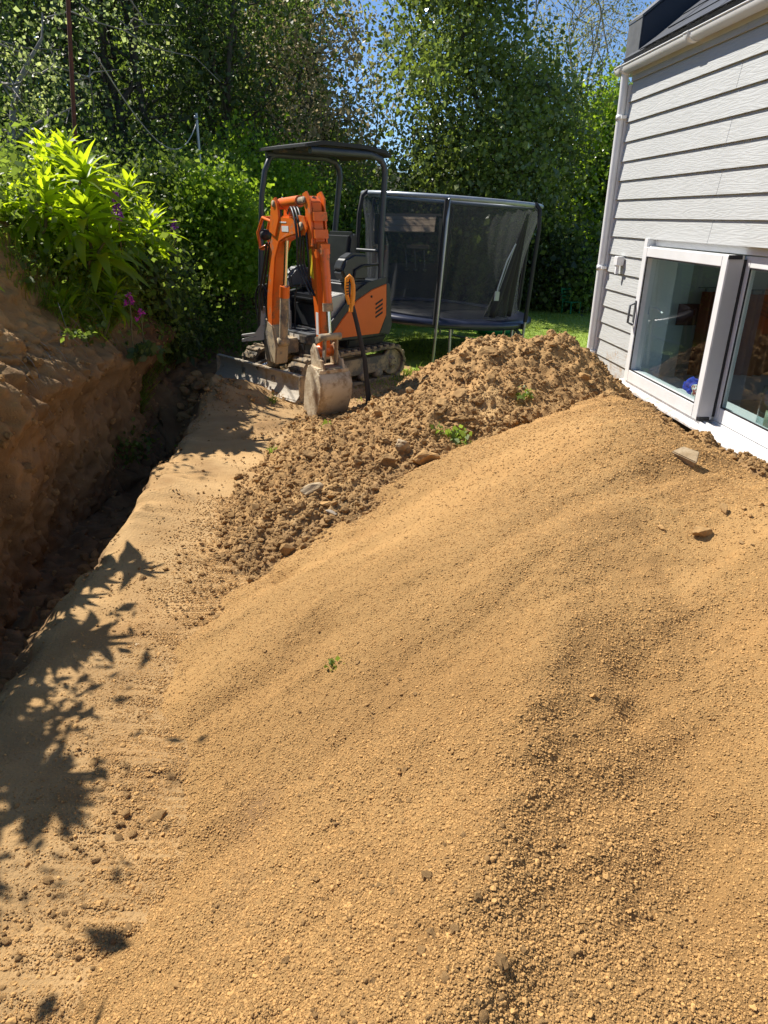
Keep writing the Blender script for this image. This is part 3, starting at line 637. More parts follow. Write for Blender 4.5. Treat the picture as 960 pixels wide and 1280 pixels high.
m.bx(-.11, .11, -.012, .012, -.10, .10); m.build('frame', mat('dark_red_frame', (.12, .03, .015), .6), fr); m = MB(); m.bx(-.08, .08, -.016, -.0125, -.07, .07); m.build('print', mat('ochre_print', (.45, .2, .05), .7), fr)
# things on the sill inside
M_blue = mat('blue_cloth', (.02, .05, .42), .8, bump=.4, bscale=30); M_pat = mat('patterned_cloth', (.75, .73, .68), .8, col2=(.35, .06, .05), scale=28, hard=(.52, .56), col3=(.2, .3, .1), scale3=20)
def lump(name, c, r, m_, seed, label, cat, sub=4, amp=.7):
    bm = bmesh.new(); bmesh.ops.create_icosphere(bm, subdivisions=sub, radius=1)
    P = np.array([v.co[:] for v in bm.verts]); d = 1+amp*fbm(P[:, 0]*1.7+seed, P[:, 1]*1.7, P[:, 2]*1.7, 4, 400)
    for v, k in zip(bm.verts, d): v.co = Vector((v.co.x*r[0]*k, v.co.y*r[1]*k, v.co.z*r[2]*k))
    me = bpy.data.meshes.new(name); bm.to_mesh(me); bm.free(); me.materials.append(m_)
    for p_ in me.polygons: p_.use_smooth = True
    o = bpy.data.objects.new(name, me); COL.objects.link(o); o.location = c
    return tag(o, label, cat)
lump('cloth_bag', HW(1.60, .24, WZ0+.09), (.085, .09, .075), M_blue, 1, 'crumpled blue cloth bag on the inner window sill', 'bag')
lump('patterned_pouch', HW(1.77, .22, WZ0+.085), (.09, .07, .075), M_pat, 2, 'white patterned cloth pouch beside the blue bag on the sill', 'pouch')
bt = empty('bottle', HW(1.70, .33, WZ0+.029), 0, 'clear plastic bottle behind the patterned pouch on the sill', 'bottle')
m = MB(); m.lathe([(.0, 0), (.032, 0), (.032, .13), (.014, .17), (.014, .19)], 16); m.build('body', M_glass, bt); m = MB(); m.lathe([(.0, .19), (.017, .19), (.017, .215), (0, .215)], 12); m.build('cap', M_pvc, bt)
lan = empty('candle_holder', HW(2.60, .24, WZ0+.029), 0, 'tall clear glass cylinder holding a cream candle behind the right sash', 'candle holder')
m = MB(); m.lathe([(0, .0), (.085, .0), (.085, .30), (.080, .30), (.080, .012), (0, .012)], 28); m.build('glass_cylinder', M_glass, lan)
m = MB(); m.lathe([(0, .014), (.038, .014), (.039, .14), (.02, .135), (0, .13)], 18); m.tube([(0, 0, .13), (.003, 0, .15)], .0015, 5); m.build('candle', mat('cream_wax', (.75, .68, .45), .5), lan)
tg = empty('glass_tumbler', HW(2.80, .22, WZ0+.029), 0, 'small glass tumbler beside the candle holder on the sill', 'glass'); m = MB(); m.lathe([(0, 0), (.025, 0), (.03, .05), (.027, .05), (.022, .008), (0, .008)], 14); m.build('body', M_glass, tg)

# ============================================================ TRAMPOLINE
M_net = bpy.data.materials.new('black_netting'); M_net.use_nodes = True
n = M_net.node_tree.nodes; l = M_net.node_tree.links; t = n.new('ShaderNodeBsdfTransparent'); mx = n.new('ShaderNodeMixShader'); mx.inputs[0].default_value = .55
n['Principled BSDF'].inputs['Base Color'].default_value = (.045, .05, .055, 1); n['Principled BSDF'].inputs['Roughness'].default_value = .7
l.new(t.outputs[0], mx.inputs[1]); l.new(n['Principled BSDF'].outputs[0], mx.inputs[2]); l.new(mx.outputs[0], n['Material Output'].inputs['Surface'])
M_pad = mat('navy_vinyl_pad', (.02, .025, .05), .28, col2=(.03, .035, .06), scale=5); M_foam = mat('black_foam_sleeve', (.02, .02, .022), .7)
M_galv = mat('galvanised_steel', (.42, .43, .44), .38, metal=.8, col2=(.32, .33, .34), scale=9); M_silver = mat('silver_sleeve', (.34, .38, .43), .35, metal=.2, col2=(.28, .32, .37), scale=8)
M_matt = mat('black_jump_mat', (.012, .013, .016), .5, bump=.2, bscale=300)
TC = Vector((.72, 9.85, -.02)); TR = 1.24; TMZ = .54; TTZ = 1.95
tr = empty('trampoline', TC, 0, 'round trampoline with black safety net on the lawn behind the digger', 'trampoline'); tr.rotation_euler = (0, R(3.5), 0)
def tp(a, r, z): return (r*math.sin(a), -r*math.cos(a), z)      # a=0 faces camera
pa = [R(-6)+k*math.pi/3 for k in range(6)]
N = 48
m = MB(); m.lathe([(0, TMZ+.01), (TR-.26, TMZ+.01), (TR-.26, TMZ-.002), (0, TMZ-.002)], N); m.build('jump_mat', M_matt, tr)
m = MB(); m.lathe([(TR-.27, TMZ+.02), (TR-.25, TMZ+.035), (TR-.02, TMZ+.035), (TR+.02, TMZ+.01), (TR+.025, TMZ-.06), (TR+.015, TMZ-.06), (TR-.0, TMZ-.0), (TR-.27, TMZ+.01)], N); m.build('spring_pad', M_pad, tr)
m = MB(); ring = [tp(2*math.pi*k/N, TR-.02, TMZ-.03) for k in range(N+1)]; m.tube(ring, .022, 8, cap=False); m.build('frame_ring', M_galv, tr)
for k, a in enumerate(pa):
    p = MB(); out = .055
    p.tube([tp(a, TR+out, .02), tp(a, TR+out, TTZ-.25), tp(a, TR+out-.03, TTZ-.06), tp(a, TR-.06, TTZ)], .019, 10); p = p.build('net_pole', M_galv, tr)
    f = MB(); f.tube([tp(a, TR+out, TMZ+.03), tp(a, TR+out, TTZ-.25), tp(a, TR+out-.03, TTZ-.04), tp(a, TR-.04, TTZ+.02)], .027, 10)
    if k != 0: f.build('foam_sleeve', M_foam, p)
    else:
        f = MB(); f.tube([tp(a-.018, TR+out-.02, TMZ-.02), tp(a-.018, TR+out-.02, TTZ-.02)], .030, 10); f.build('foam_sleeve', M_foam, p)
    c = MB(); c.box(tp(a, TR+out-.03, TMZ-.03), (.05, .05, .07), (0, 0, a)); c.build('pole_clamp', M_blk, p)
for k in range(3):
    a = pa[0]+R(60)*(2*k)+R(30); dl = R(22)
    m = MB(); b0 = tp(a-dl, TR-.02, TMZ-.03); b1 = tp(a+dl, TR-.02, TMZ-.03)
    q0 = tp(a-dl*.95, TR+.02, .03); q1 = tp(a+dl*.95, TR+.02, .03)
    m.tube([b0, q0], .019, 8); m.tube([b1, q1], .019, 8); m.tube([q0, q1], .019, 8); m.build('leg', M_galv, tr)
a = pa[1]; m = MB(); m.tube([tp(a, TR-.1, TMZ-.04), tp(a, TR+.15, .28), tp(a, TR+.42, .0)], .022, 8); m.build('leg', mat('grey_green_tube', (.09, .13, .13), .45), tr)
# top rail sags between poles, silver sleeved
for k in range(6):
    a0, a1 = pa[k], pa[k]+math.pi/3; m = MB()
    m.tube([tp(a0+(a1-a0)*t_/8, TR-.05-.02*math.sin(math.pi*t_/8), TTZ+.0-.0*math.sin(math.pi*t_/8)) for t_ in range(9)], .028, 8); m.build('top_rail', M_silver, tr)
# net panels: hang in from rail to pad, one part a panel
def netpanel(k, pulled=False):
    a0, a1 = pa[k], pa[k]+math.pi/3; nu, nv = 24, 16; vs = []
    for i in range(nu+1):
        u = i/nu; a = a0+(a1-a0)*u
        for j in range(nv+1):
            v = j/nv; z = TTZ-.02-(TTZ-.02-TMZ-.03)*v
            r = TR-.06-.12*math.sin(math.pi*v)*.6-.10*v+.012*math.sin(u*40+v*3)
            if pulled:
                g = math.exp(-((v-.85)/.5)**2)*sstep(.0, .9, np.array(1-u)).item()
                r -= .10*g; r += .03*math.sin(u*25+v*6)*v
            vs.append(tp(a, r, z))
    fs = [(i*(nv+1)+j, (i+1)*(nv+1)+j, (i+1)*(nv+1)+j+1, i*(nv+1)+j+1) for i in range(nu) for j in range(nv)]
    return MB().add(vs, fs, True).build('net_panel', M_net, tr)
for k in range(6): netpanel(k, k in (0, 1))
# gathered door flap with a white zip near the right hand side
a = R(40); vs = []; nu, nv = 18, 14
for i in range(nu+1):
    u = i/nu
    for j in range(nv+1):
        v = j/nv; spread = .06+.36*v**1.3; ang = R(54)-spread*u*1.1
        r = TR-.10-.10*v+.05*math.sin(u*17+v*2)*v; vs.append(tp(ang, r, TTZ-.1-(TTZ-.12-TMZ-.05)*v))
MB().add(vs, [(i*(nv+1)+j, (i+1)*(nv+1)+j, (i+1)*(nv+1)+j+1, i*(nv+1)+j+1) for i in range(nu) for j in range(nv)], True).build('door_flap', M_foam, tr).modifiers.new('t', 'SOLIDIFY').thickness = .004
m = MB(); m.tube([tp(R(43), TR-.10, 1.50), tp(R(38), TR-.12, 1.30), tp(R(34), TR-.13, 1.0), tp(R(33), TR-.13, .9)], .009, 6); m.tube([tp(R(43), TR-.10, 1.50), tp(R(41), TR-.16, 1.2), tp(R(36), TR-.2, .8), tp(R(35), TR-.2, .66)], .005, 6); m.box(tp(R(33), TR-.12, .88), (.06, .02, .11), (0, 0, .5)); m.build('zip', M_silver, tr)
# a wooden playhouse front with tools, seen through the net
M_pl = mat('pale_weathered_timber', (.66, .50, .33), .8, col2=(.52, .38, .25), scale=4, stretch=(1, 1, 9), bump=.3)
ph = empty('mud_kitchen', (.26, 12.0, -.03), R(-8), 'wooden outdoor play kitchen with shelf and hanging tools behind the trampoline net', 'play kitchen')
for i in range(3): m = MB(); m.box((0, -.10*i, 1.74-.087*i), (1.05, .02, .13), (R(-50), 0, 0)); m.build('plank', M_pl, ph, bevel=.003)
m = MB(); m.box((0, .04, 1.78), (1.22, .06, .03)); m.build('top_rail', M_pl, ph)
for sx in (-.6, .6): m = MB(); m.box((sx, 0, .86), (.045, .045, 1.75)); m.build('post', M_pl, ph)
m = MB(); m.box((.25, -.05, 1.30), (.36, .09, .05)); m.build('shelf', M_pl, ph)
for i in range(7): m = MB(); m.box((0, .10, .12+.14*i), (1.2, .018, .135)); m.build('plank', mat('grey_timber', (.13, .115, .09), .9) if i == 0 else bpy.data.materials['grey_timber'], ph)
for i in range(3):
    m = MB(); x_ = .05+.15*i; m.tube([(x_, -.04, 1.25), (x_+.02, -.04, .98)], .008, 6); m.lathe([(0, -.01), (.03, 0), (.035, .03)], 10, (x_+.02, -.04, .93)); m.build('hanging_ladle', M_galv, ph)
sc_ = empty('toy_basket', (-.13, 12.2, 1.08), 0, 'red toy basket with two orange rings on the play kitchen', 'basket')
m = MB(); m.prism([(-.16, .12), (.16, .12), (.12, -.10), (-.12, -.10)], -.08, .08); m.build('body', mat('red_plastic', (.30, .03, .02), .4), sc_, bevel=.01)
for sx in (-.07, .07): m = MB(); m.tube([(sx+.055*math.cos(k*math.pi/6), -.09, .14+.05*math.sin(k*math.pi/6)) for k in range(13)], .014, 6, cap=False); m.build('ring', mat('orange_plastic', (.7, .22, .02), .4), sc_)
# green garden chair in the shade beyond the lawn
gc = empty('garden_chair', (3.62, 14.2, -.02), R(35), 'small green slatted garden chair in shade at the lawn edge', 'chair'); gc.scale = (.6, .6, .6)
M_gr = mat('green_paint', (.01, .22, .10), .5)
for i in range(4): m = MB(); m.box((0, .03*i, .42+.11*i), (.46, .02, .06), (R(-15), 0, 0)); m.build('back_slat', M_gr, gc)
for i in range(3): m = MB(); m.box((0, -.08-.12*i, .36), (.46, .09, .02)); m.build('seat_slat', M_gr, gc)
for sx in (-.22, .22):
    for sy in (-.38, .0): m = MB(); m.box((sx, sy, .18), (.035, .035, .36)); m.build('leg', M_gr, gc)
    m = MB(); m.tube([(sx, -.0, .36), (sx, .12, .80)], .018, 6); m.build('back_post', M_gr, gc)
sb = empty('toy_sandpit', (1.75, 11.5, -.03), 0, 'green plastic shell tray lying under the trampoline', 'tray')
m = MB(); m.lathe([(0, .02), (.26, .02), (.34, .14), (.37, .14), (.30, 0), (0, 0)], 12); m.build('tray', M_gr, sb)
# ============================================================ MINI DIGGER
def wear(m, dirtcol=(.30, .21, .12), lo=.56, hi=.66, sc=5):
    """patches of dried mud with a shape of their own"""
    n = m.node_tree.nodes; l = m.node_tree.links; b = n['Principled BSDF']; inp = b.inputs['Base Color']
    src = inp.links[0].from_socket if inp.links else None; c0 = tuple(inp.default_value)
    tc = n.new('ShaderNodeTexCoord'); nz = n.new('ShaderNodeTexNoise'); nz.inputs['Scale'].default_value = sc; nz.inputs['Detail'].default_value = 10; nz.inputs['Roughness'].default_value = .7
    l.new(tc.outputs['Object'], nz.inputs['Vector']); mr = n.new('ShaderNodeMapRange'); mr.inputs['From Min'].default_value = lo; mr.inputs['From Max'].default_value = hi; l.new(nz.outputs['Fac'], mr.inputs['Value'])
    x = n.new('ShaderNodeMix'); x.data_type = 'RGBA'; l.new(mr.outputs[0], x.inputs[0]); x.inputs[7].default_value = (*dirtcol, 1)
    if src: l.new(src, x.inputs[6])
    else: x.inputs[6].default_value = c0
    l.new(x.outputs[2], inp); r = n.new('ShaderNodeMapRange'); r.inputs['To Min'].default_value = b.inputs['Roughness'].default_value; r.inputs['To Max'].default_value = .9
    l.new(mr.outputs[0], r.inputs['Value']); l.new(r.outputs[0], b.inputs['Roughness']); return m
M_or = wear(mat('orange_paint', (.84, .165, .016), .38, col2=(.74, .135, .014), scale=4, coat=.2), (.34, .17, .07), .54, .66, 8)
M_orp = wear(mat('orange_cover_paint', (.78, .155, .018), .42, col2=(.72, .135, .016), scale=3), (.34, .18, .08), .58, .72, 5)
M_dk = wear(mat('charcoal_paint', (.028, .032, .036), .5, col2=(.04, .043, .046), scale=6), (.22, .17, .11), .56, .70, 6)
M_post = mat('blue_grey_post_paint', (.04, .052, .065), .42, col2=(.05, .06, .07), scale=5)
M_mud = wear(mat('muddy_steel', (.13, .12, .105), .7, col2=(.20, .17, .13), scale=9, bump=.4, bscale=60), (.46, .35, .21), .44, .56, 6)
M_cake = wear(mat('mud_caked_bucket_steel', (.50, .39, .25), .85, col2=(.30, .19, .10), scale=6, hard=(.5, .6), bump=.6, bscale=45), (.66, .55, .38), .46, .56, 5)
M_bld = wear(mat('scuffed_grey_blade_steel', (.42, .37, .29), .6, metal=.0, col2=(.50, .43, .33), scale=5, bump=.3, bscale=50), (.36, .26, .15), .52, .60, 4)
M_trk = wear(mat('muddy_rubber_track', (.05, .045, .04), .8, col2=(.09, .075, .055), scale=11, bump=.5, bscale=60), (.36, .27, .165), .42, .54, 9)
M_chr = mat('chrome_rod', (.75, .75, .76), .12, metal=1); M_hose = mat('black_rubber_hose', (.015, .015, .016), .45)
M_seat = mat('black_vinyl_seat', (.018, .02, .024), .32, col2=(.03, .032, .036), scale=4); M_gp = mat('grey_plastic', (.11, .115, .12), .4)
M_alu = wear(mat('scratched_light_steel', (.40, .40, .38), .45, metal=.4), (.3, .24, .16), .56, .66, 8); M_wht = mat('white_decal', (.75, .74, .70), .5); M_yel = mat('yellow_decal', (.85, .62, .03), .5)
XC = Vector((-.70, 7.85, .0)); UH = math.atan2(-.70, -.71)            # undercarriage heading
ex = empty('mini_excavator', XC, UH, 'orange and charcoal mini excavator with canopy parked at the end of the trench', 'excavator')
EXI = (Matrix.Translation(XC) @ Matrix.Rotation(UH, 4, 'Z')).inverted()
# tracks
def track(y0, y1):
    Rr, L, n = .17, .58, 10; zc = .19
    def outline(r, k_=14):
        pts = [(L+r*math.sin(math.pi*i/k_), zc+r*math.cos(math.pi*i/k_)) for i in range(k_+1)]
        pts += [(-L-r*math.sin(math.pi*i/k_), zc-r*math.cos(math.pi*i/k_)) for i in range(k_+1)]; return pts
    o1, o0 = outline(.185), outline(.155); q = len(o1)
    vs = [(a, y0, b) for a, b in o1]+[(a, y1, b) for a, b in o1]+[(a, y0, b) for a, b in o0]+[(a, y1, b) for a, b in o0]
    fs = []
    for i in range(q):
        j = (i+1) % q; fs += [(i, j, q+j, q+i), (2*q+j, 2*q+i, 3*q+i, 3*q+j), (i, 2*q+i, 2*q+j, j), (q+j, 3*q+j, 3*q+i, q+i)]
    belt = MB().add(vs, fs, True).build('track', M_trk, ex, smooth=False)
    # tread bars, evenly along the belt
    per = 4*L+2*math.pi*.185; N_ = 36
    for k in range(N_):
        s = per*k/N_
        if s < 2*L: x, z, a = L-s, zc+.185, 0
        elif s < 2*L+math.pi*.185: t = (s-2*L)/.185; x, z, a = -L-.185*math.sin(t), zc+.185*math.cos(t), -t
        elif s < 4*L+math.pi*.185: x, z, a = -L+(s-2*L-math.pi*.185), zc-.185, math.pi
        else: t = (s-4*L-math.pi*.185)/.185; x, z, a = L+.185*math.sin(t), zc-.185*math.cos(t), math.pi-t
        if k == 0: pad = MB().bx(-.024, .024, y0+.005, y1-.005, -.004, .020).build('tread_bar', M_trk, belt, bevel=.004); p0 = pad
        else: pad = bpy.data.objects.new('tread_bar', p0.data); COL.objects.link(pad); pad.parent = belt
        pad.location = (x, 0, z); pad.rotation_euler = (0, a, 0)
    side = y1 if y1 > 0 else y0; sg = 1 if y1 > 0 else -1
    m = MB(); m.bx(-L+.05, L-.06, (y0+y1)/2-.06, side+sg*.004-sg*.03, zc-.085, zc+.09); fr = m.build('track_frame', M_mud, ex, bevel=.01)
    for xx, rr in ((L, .14), (-L, .145)):
        w = MB(); w.lathe([(0, -.035), (rr*.4, -.04), (rr*.45, -.02), (rr*.85, -.02), (rr, -.03), (rr, .03), (rr*.85, .02), (rr*.45, .02), (rr*.4, .045), (0, .04)], 20, (xx, side-sg*.06, zc), (math.pi/2*-sg, 0, 0)); w = w.build('sprocket' if xx < 0 else 'idler_wheel', M_mud, ex)
        if xx < 0:
            for k in range(6): b = MB(); b.lathe([(0, 0), (.009, 0), (.009, .012), (0, .012)], 6, (xx+.045*math.cos(k*1.047), side-sg*.018, zc+.045*math.sin(k*1.047)), (math.pi/2*-sg, 0, 0)); b.build('bolt', M_mud, w)
    for xx in (-.36, -.12, .12, .36):
        w = MB(); w.lathe([(0, -.04), (.055, -.04), (.06, 0), (.055, .04), (0, .04)], 14, (xx, side-sg*.05, .085), (math.pi/2, 0, 0)); w.build('track_roller', M_mud, ex)
track(-.54, -.31); track(.31, .54)
m = MB(); m.bx(-.35, .35, -.32, .32, .20, .40); m.bx(-.16, .16, -.4, .4, .16, .30); m.build('undercarriage', M_mud, ex, bevel=.02)
m = MB(); m.lathe([(0, .40), (.30, .40), (.30, .50), (0, .50)], 28); m.build('slew_ring', M_mud, ex)
# blade: curved plate on two arms
m = MB(); pr = [(.93+.05*math.cos(t), .20+.17*math.sin(t)) for t in [R(-95+190*i/8) for i in range(9)]]
pr = [(1.03-.055*math.cos(R(-80+160*i/8))-.10*(i/8), 0.03+.235*i/8) for i in range(9)]
m.prism(pr+[(a-.016, b) for a, b in pr[::-1]], -.76, .76); blade = m.build('dozer_blade', M_bld, ex)
m = MB(); m.bx(.955, 1.012, -.76, .76, .0, .045); m.build('cutting_edge', M_mud, blade, bevel=.004)
m = MB(); m.bx(.90, .945, -.765, .765, .262, .282); m.build('top_lip', M_bld, blade, bevel=.004)
for s in (-1, 1):
    m = MB(); m.prism([(.30, .24), (.30, .32), (.93, .20), (.93, .10)], s*.27-.03, s*.27+.03); m.build('blade_arm', M_mud, ex, bevel=.006)
    m = MB(); m.prism([(.965, .01), (.80, .01), (.88, .27), (.955, .27)], s*.755-.006, s*.755+.006); m.build('side_wing', M_mud, blade)
m = MB(); m.tube([(.35, 0, .36), (.65, 0, .30)], .038, 12); c = m.build('blade_cylinder', M_mud, ex); m = MB(); m.tube([(.65, 0, .30), (.93, 0, .24)], .018, 10); m.build('rod', M_chr, c)
m = MB(); m.box((.56, .02, .37), (.34, .16, .02), (0, R(14), 0)); m.build('blade_cylinder_guard', M_mud, ex)
# ---- upper body, slewed a little from the tracks
US_ = math.atan2(-.66, -.75)-UH
U = Matrix.Rotation(US_, 4, 'Z')
def UB(): return MB(U)
m = UB(); m.prism([(-.52, -.44), (-.60, -.25), (-.63, 0), (-.60, .25), (-.52, .44), (-.1, .48), (.52, .48), (.56, .44), (.56, -.2), (.52, -.48), (-.1, -.48)], .50, .585, 'xy'); deck = m.build('deck', M_dk, ex, bevel=.008)
m = UB(); m.prism([(-.05, -.46), (.54, -.46), (.545, .46), (-.05, .46)], .586, .600, 'xy'); m.build('floor_mat', M_gp, ex)
# rear engine housing (charcoal), swept up to the seat
def hull(z0, z1, k0, k1): # slightly rounded rear
    f = lambda k: [(-.54*k, -.46*k), (-.63*k, -.22), (-.65*k, 0), (-.63*k, .22), (-.54*k, .46*k), (.02, .47*k), (.02, -.47*k)]
    a, b = f(k0), f(k1); n = len(a); vs = [(x, y, z0) for x, y in a]+[(x, y, z1) for x, y in b]
    return vs, [tuple(range(n))[::-1], tuple(range(n, 2*n))]+[(i, (i+1) % n, n+(i+1) % n, n+i) for i in range(n)]
m = UB(); m.add(*hull(.587, 1.08, 1, .97)); eng = m.build('engine_housing', M_dk, ex, bevel=.02, seg=3)
m = UB(); m.add(*hull(.40, .498, .92, 1.0)); m.build('counterweight', M_dk, ex, bevel=.015)
# left side cover in orange, diagonal colour split
m = UB(); m.prism([(.30, .53), (.12, .72), (-.08, .90), (-.30, 1.0), (-.50, 1.05), (-.50, .72), (-.40, .53)], .472, .492); sp2 = m.build('side_cover', M_orp, ex, bevel=.006)
m = UB(); m.prism([(.30, .53), (.40, .53), (.40, .60), (.20, .76), (-.02, .965), (-.24, 1.08), (-.50, 1.12), (-.50, 1.052), (-.30, 1.003), (-.08, .903), (.12, .723)], .470, .486); m.build('cover_surround', M_dk, ex, bevel=.004)
m = UB(); m.prism([(-.41, .53), (-.50, .715), (-.50, 1.05), (-.56, 1.05), (-.60, .60), (-.56, .50)], .455, .480); m.build('rear_corner_cover', M_dk, ex, bevel=.008)
for k in range(4): m = UB(); m.prism([(-.34, .70+.045*k), (-.44, .745+.045*k), (-.44, .765+.045*k), (-.34, .72+.045*k)], .4921, .497); m.build('vent_slot', M_blk, sp2)
m = UB(); m.lathe([(0, 0), (.012, 0), (.012, .008), (0, .008)], 10, (-.28, .4925, .93), (-math.pi/2, 0, 0)); m.build('latch', M_blk, sp2)
# step panel front left with light steel plate, decals
m = UB(); m.prism([(.03, .601), (.03, .97), (.30, .93), (.36, .78), (.40, .601)], -.46, -.30); m.build('control_pod', M_dk, ex, bevel=.02)
m = UB(); m.prism([(.03, .60), (.03, .98), (.22, .95), (.26, .60)], .20, .44); m.build('left_seat_box', M_alu, ex, bevel=.015)
m = UB(); m.bx(.021, .24, -.25, .19, .601, .86); m.build('seat_pedestal', M_dk, ex, bevel=.02)
# seat facing forwards
m = UB(); m.bx(-.18, .30, -.22, .22, .865, .95); m.build('seat_cushion', M_seat, ex, bevel=.035, seg=4)
m = UB(); m.prism([(-.22, .95), (-.10, .96), (-.14, 1.25), (-.20, 1.56), (-.29, 1.58), (-.33, 1.50), (-.27, 1.10)], -.21, .23); st = m.build('seat_back', M_seat, ex, bevel=.035, seg=4)
for s in (-1, 1): m = UB(); m.prism([(-.15, 1.0), (.0, 1.0), (-.06, 1.12), (-.12, 1.32), (-.2, 1.34), (-.2, 1.1)], s*.235-.03, s*.235+.03); m.build('seat_bolster', M_gp, st, bevel=.02)
m = UB(); m.prism([(-.30, 1.09), (.02, 1.09), (.08, 1.20), (.02, 1.32), (-.10, 1.37), (-.30, 1.36)], .26, .43); m.build('armrest_console', M_seat, ex, bevel=.03, seg=3)
m = UB(); m.prism([(-.02, .98), (.24, .99), (.27, 1.12), (.18, 1.20), (-.02, 1.22)], -.42, -.27); m.build('armrest_console', M_gp, ex, bevel=.03, seg=3)
for s in (-1, 1):
    m = UB(); m.tube([(.20, s*.34, 1.16), (.27, s*.33, 1.28), (.28, s*.33, 1.34)], [.009, .009, .012], 8); m.lathe([(0, 0), (.018, .01), (.024, .06), (.016, .10), (0, .105)], 10, (.28, s*.33, 1.31)); m.build('control_lever', M_blk, ex)
    m = UB(); m.tube([(.44, s*.07, .60), (.42, s*.07, .95), (.40, s*.09, 1.05)], .009, 8); m.tube([(.40, s*.06, 1.05), (.40, s*.15, 1.06)], .014, 8); m.build('travel_lever', M_blk, ex)
    m = UB(); m.box((.40, s*.20, .63), (.14, .08, .015), (0, R(-20), 0)); m.build('foot_pedal', M_alu, ex)
# front guard rail and console plate
m = UB(); m.tube([(.50, -.44, .60), (.50, -.44, 1.08), (.50, -.40, 1.12), (.50, .02, 1.12), (.50, .06, 1.08), (.50, .06, .60)], .014, 8); m.tube([(.50, -.44, .86), (.50, .06, .86)], .012, 8); m.build('front_guard_rail', M_alu, ex)
m = UB(); m.bx(.44, .485, -.40, .02, .61, .80); m.build('front_kick_plate', M_alu, ex, bevel=.01)
m = UB(); m.prism([(.30, .80), (.47, .80), (.42, 1.05), (.34, 1.08)], -.42, -.28); m.build('side_console', M_gp, ex, bevel=.02)
for (yy, zz, w_, h_) in ((.18, .56, .07, .05), (.28, .56, .09, .05), (.06, .555, .06, .04)): m = UB(); m.bx(.5605, .562, yy-w_/2, yy+w_/2, zz-h_/2, zz+h_/2); m.build('decal', M_wht, ex)
m = UB(); m.box((.452, -.12, .93), (.004, .07, .06)); m.build('yellow_tag', M_yel, ex)
# front skirts under the floor (dark box with pale labels)
m = UB(); m.prism([(.40, .30), (.555, .36), (.56, .499), (.40, .499)], -.34, .40); sk = m.build('front_skirt', M_dk, ex, bevel=.01)
# canopy
CZ = 2.345
m = UB(); pr = [(.50, CZ-.03), (.50, CZ), (.30, CZ+.035), (-.20, CZ+.03), (-.48, CZ-.0), (-.56, CZ-.045), (-.56, CZ-.07), (-.47, CZ-.035), (-.2, CZ-.005), (.30, CZ)]
m.prism(pr, -.34, .46); cr = m.build('canopy_roof', mat('dark_canopy_plastic', (.05, .052, .05), .55, col2=(.08, .075, .065), scale=4), ex, bevel=.006)
for a_, b_ in ((-.352, -.342), (.463, .475)): m = UB(); m.prism(pr, a_, b_); m.build('roof_edge', M_blk, cr)
for yy in (-.2, .2): m = UB(); m.bx(-.45, .45, yy-.02, yy+.02, CZ-.040, CZ-.008); m.build('roof_rib', M_dk, cr)
m = UB(); m.tube([(-.46, .42, 1.06), (-.47, .43, 1.6), (-.50, .44, 2.12), (-.49, .44, 2.2), (-.44, .44, 2.26), (-.30, .44, 2.295), (.44, .44, 2.295)], .032, 12); m.build('canopy_post', M_post, ex)
m = UB(); m.tube([(-.46, -.42, 1.06), (-.47, -.38, 1.6), (-.50, -.32, 2.12), (-.49, -.32, 2.2), (-.44, -.32, 2.26), (-.30, -.32, 2.295), (.44, -.32, 2.295)], .032, 12); m.build('canopy_post', M_post, ex)
m = UB(); m.tube([(.50, -.45, .60), (.52, -.45, 1.0), (.50, -.36, 1.9), (.47, -.32, 2.14), (.40, -.32, 2.27), (.30, -.32, 2.295)], .028, 12); m.build('canopy_post', M_post, ex)
m = UB(); m.tube([(-.46, -.42, 1.38), (-.46, .42, 1.38)], .018, 10); m.build('rear_crossbar', M_post, ex)
m = UB(); m.tube([(-.46, .42, 1.25), (-.20, .44, 1.24), (-.10, .44, 1.20), (-.08, .44, 1.08)], .014, 8); m.build('grab_rail', M_blk, ex)
m = UB(); m.bx(-.53, -.49, .28, .36, 1.45, 1.75); m.build('seat_belt_pillar', M_post, ex, bevel=.01)

# ---- boom set: works in its own vertical plane (h along the plane, Z up)
B0 = Vector((-1.11, 7.0, 0)); BD = Vector((.535, -.845, 0)).normalized(); BN = Vector((0, 0, 1)).cross(BD)   # BN points away from the camera side
BM = EXI @ Matrix(((BD.x, BN.x, 0, B0.x), (BD.y, BN.y, 0, B0.y), (0, 0, .955, -.055), (0, 0, 0, 1)))
def BB(): return MB(BM)
# swing bracket
m = BB(); m.prism([(-.16, .42), (.10, .42), (.14, .60), (.07, .82), (-.06, .86), (-.16, .70)], -.07, .07); m.lathe([(0, .36), (.06, .36), (.06, .88), (0, .88)], 14, (-.12, 0, 0)); m.build('swing_bracket', M_mud, ex, bevel=.012)
m = UB(); m.bx(.50, .70, -.12, .30, .40, .55); m.build('swing_mount', M_mud, ex, bevel=.01)
m = MB(EXI @ Matrix.Translation((-1.28, 7.12, 0))); m.prism([(-.20, .60), (-.06, .62), (.0, .70), (.02, .88), (.06, .88), (.05, .60), (.02, .55), (-.20, .53), (-.20, .555), (-.04, .585), (-.20, .585)], -.03, .02); m.build('hose_bracket', M_alu, ex)
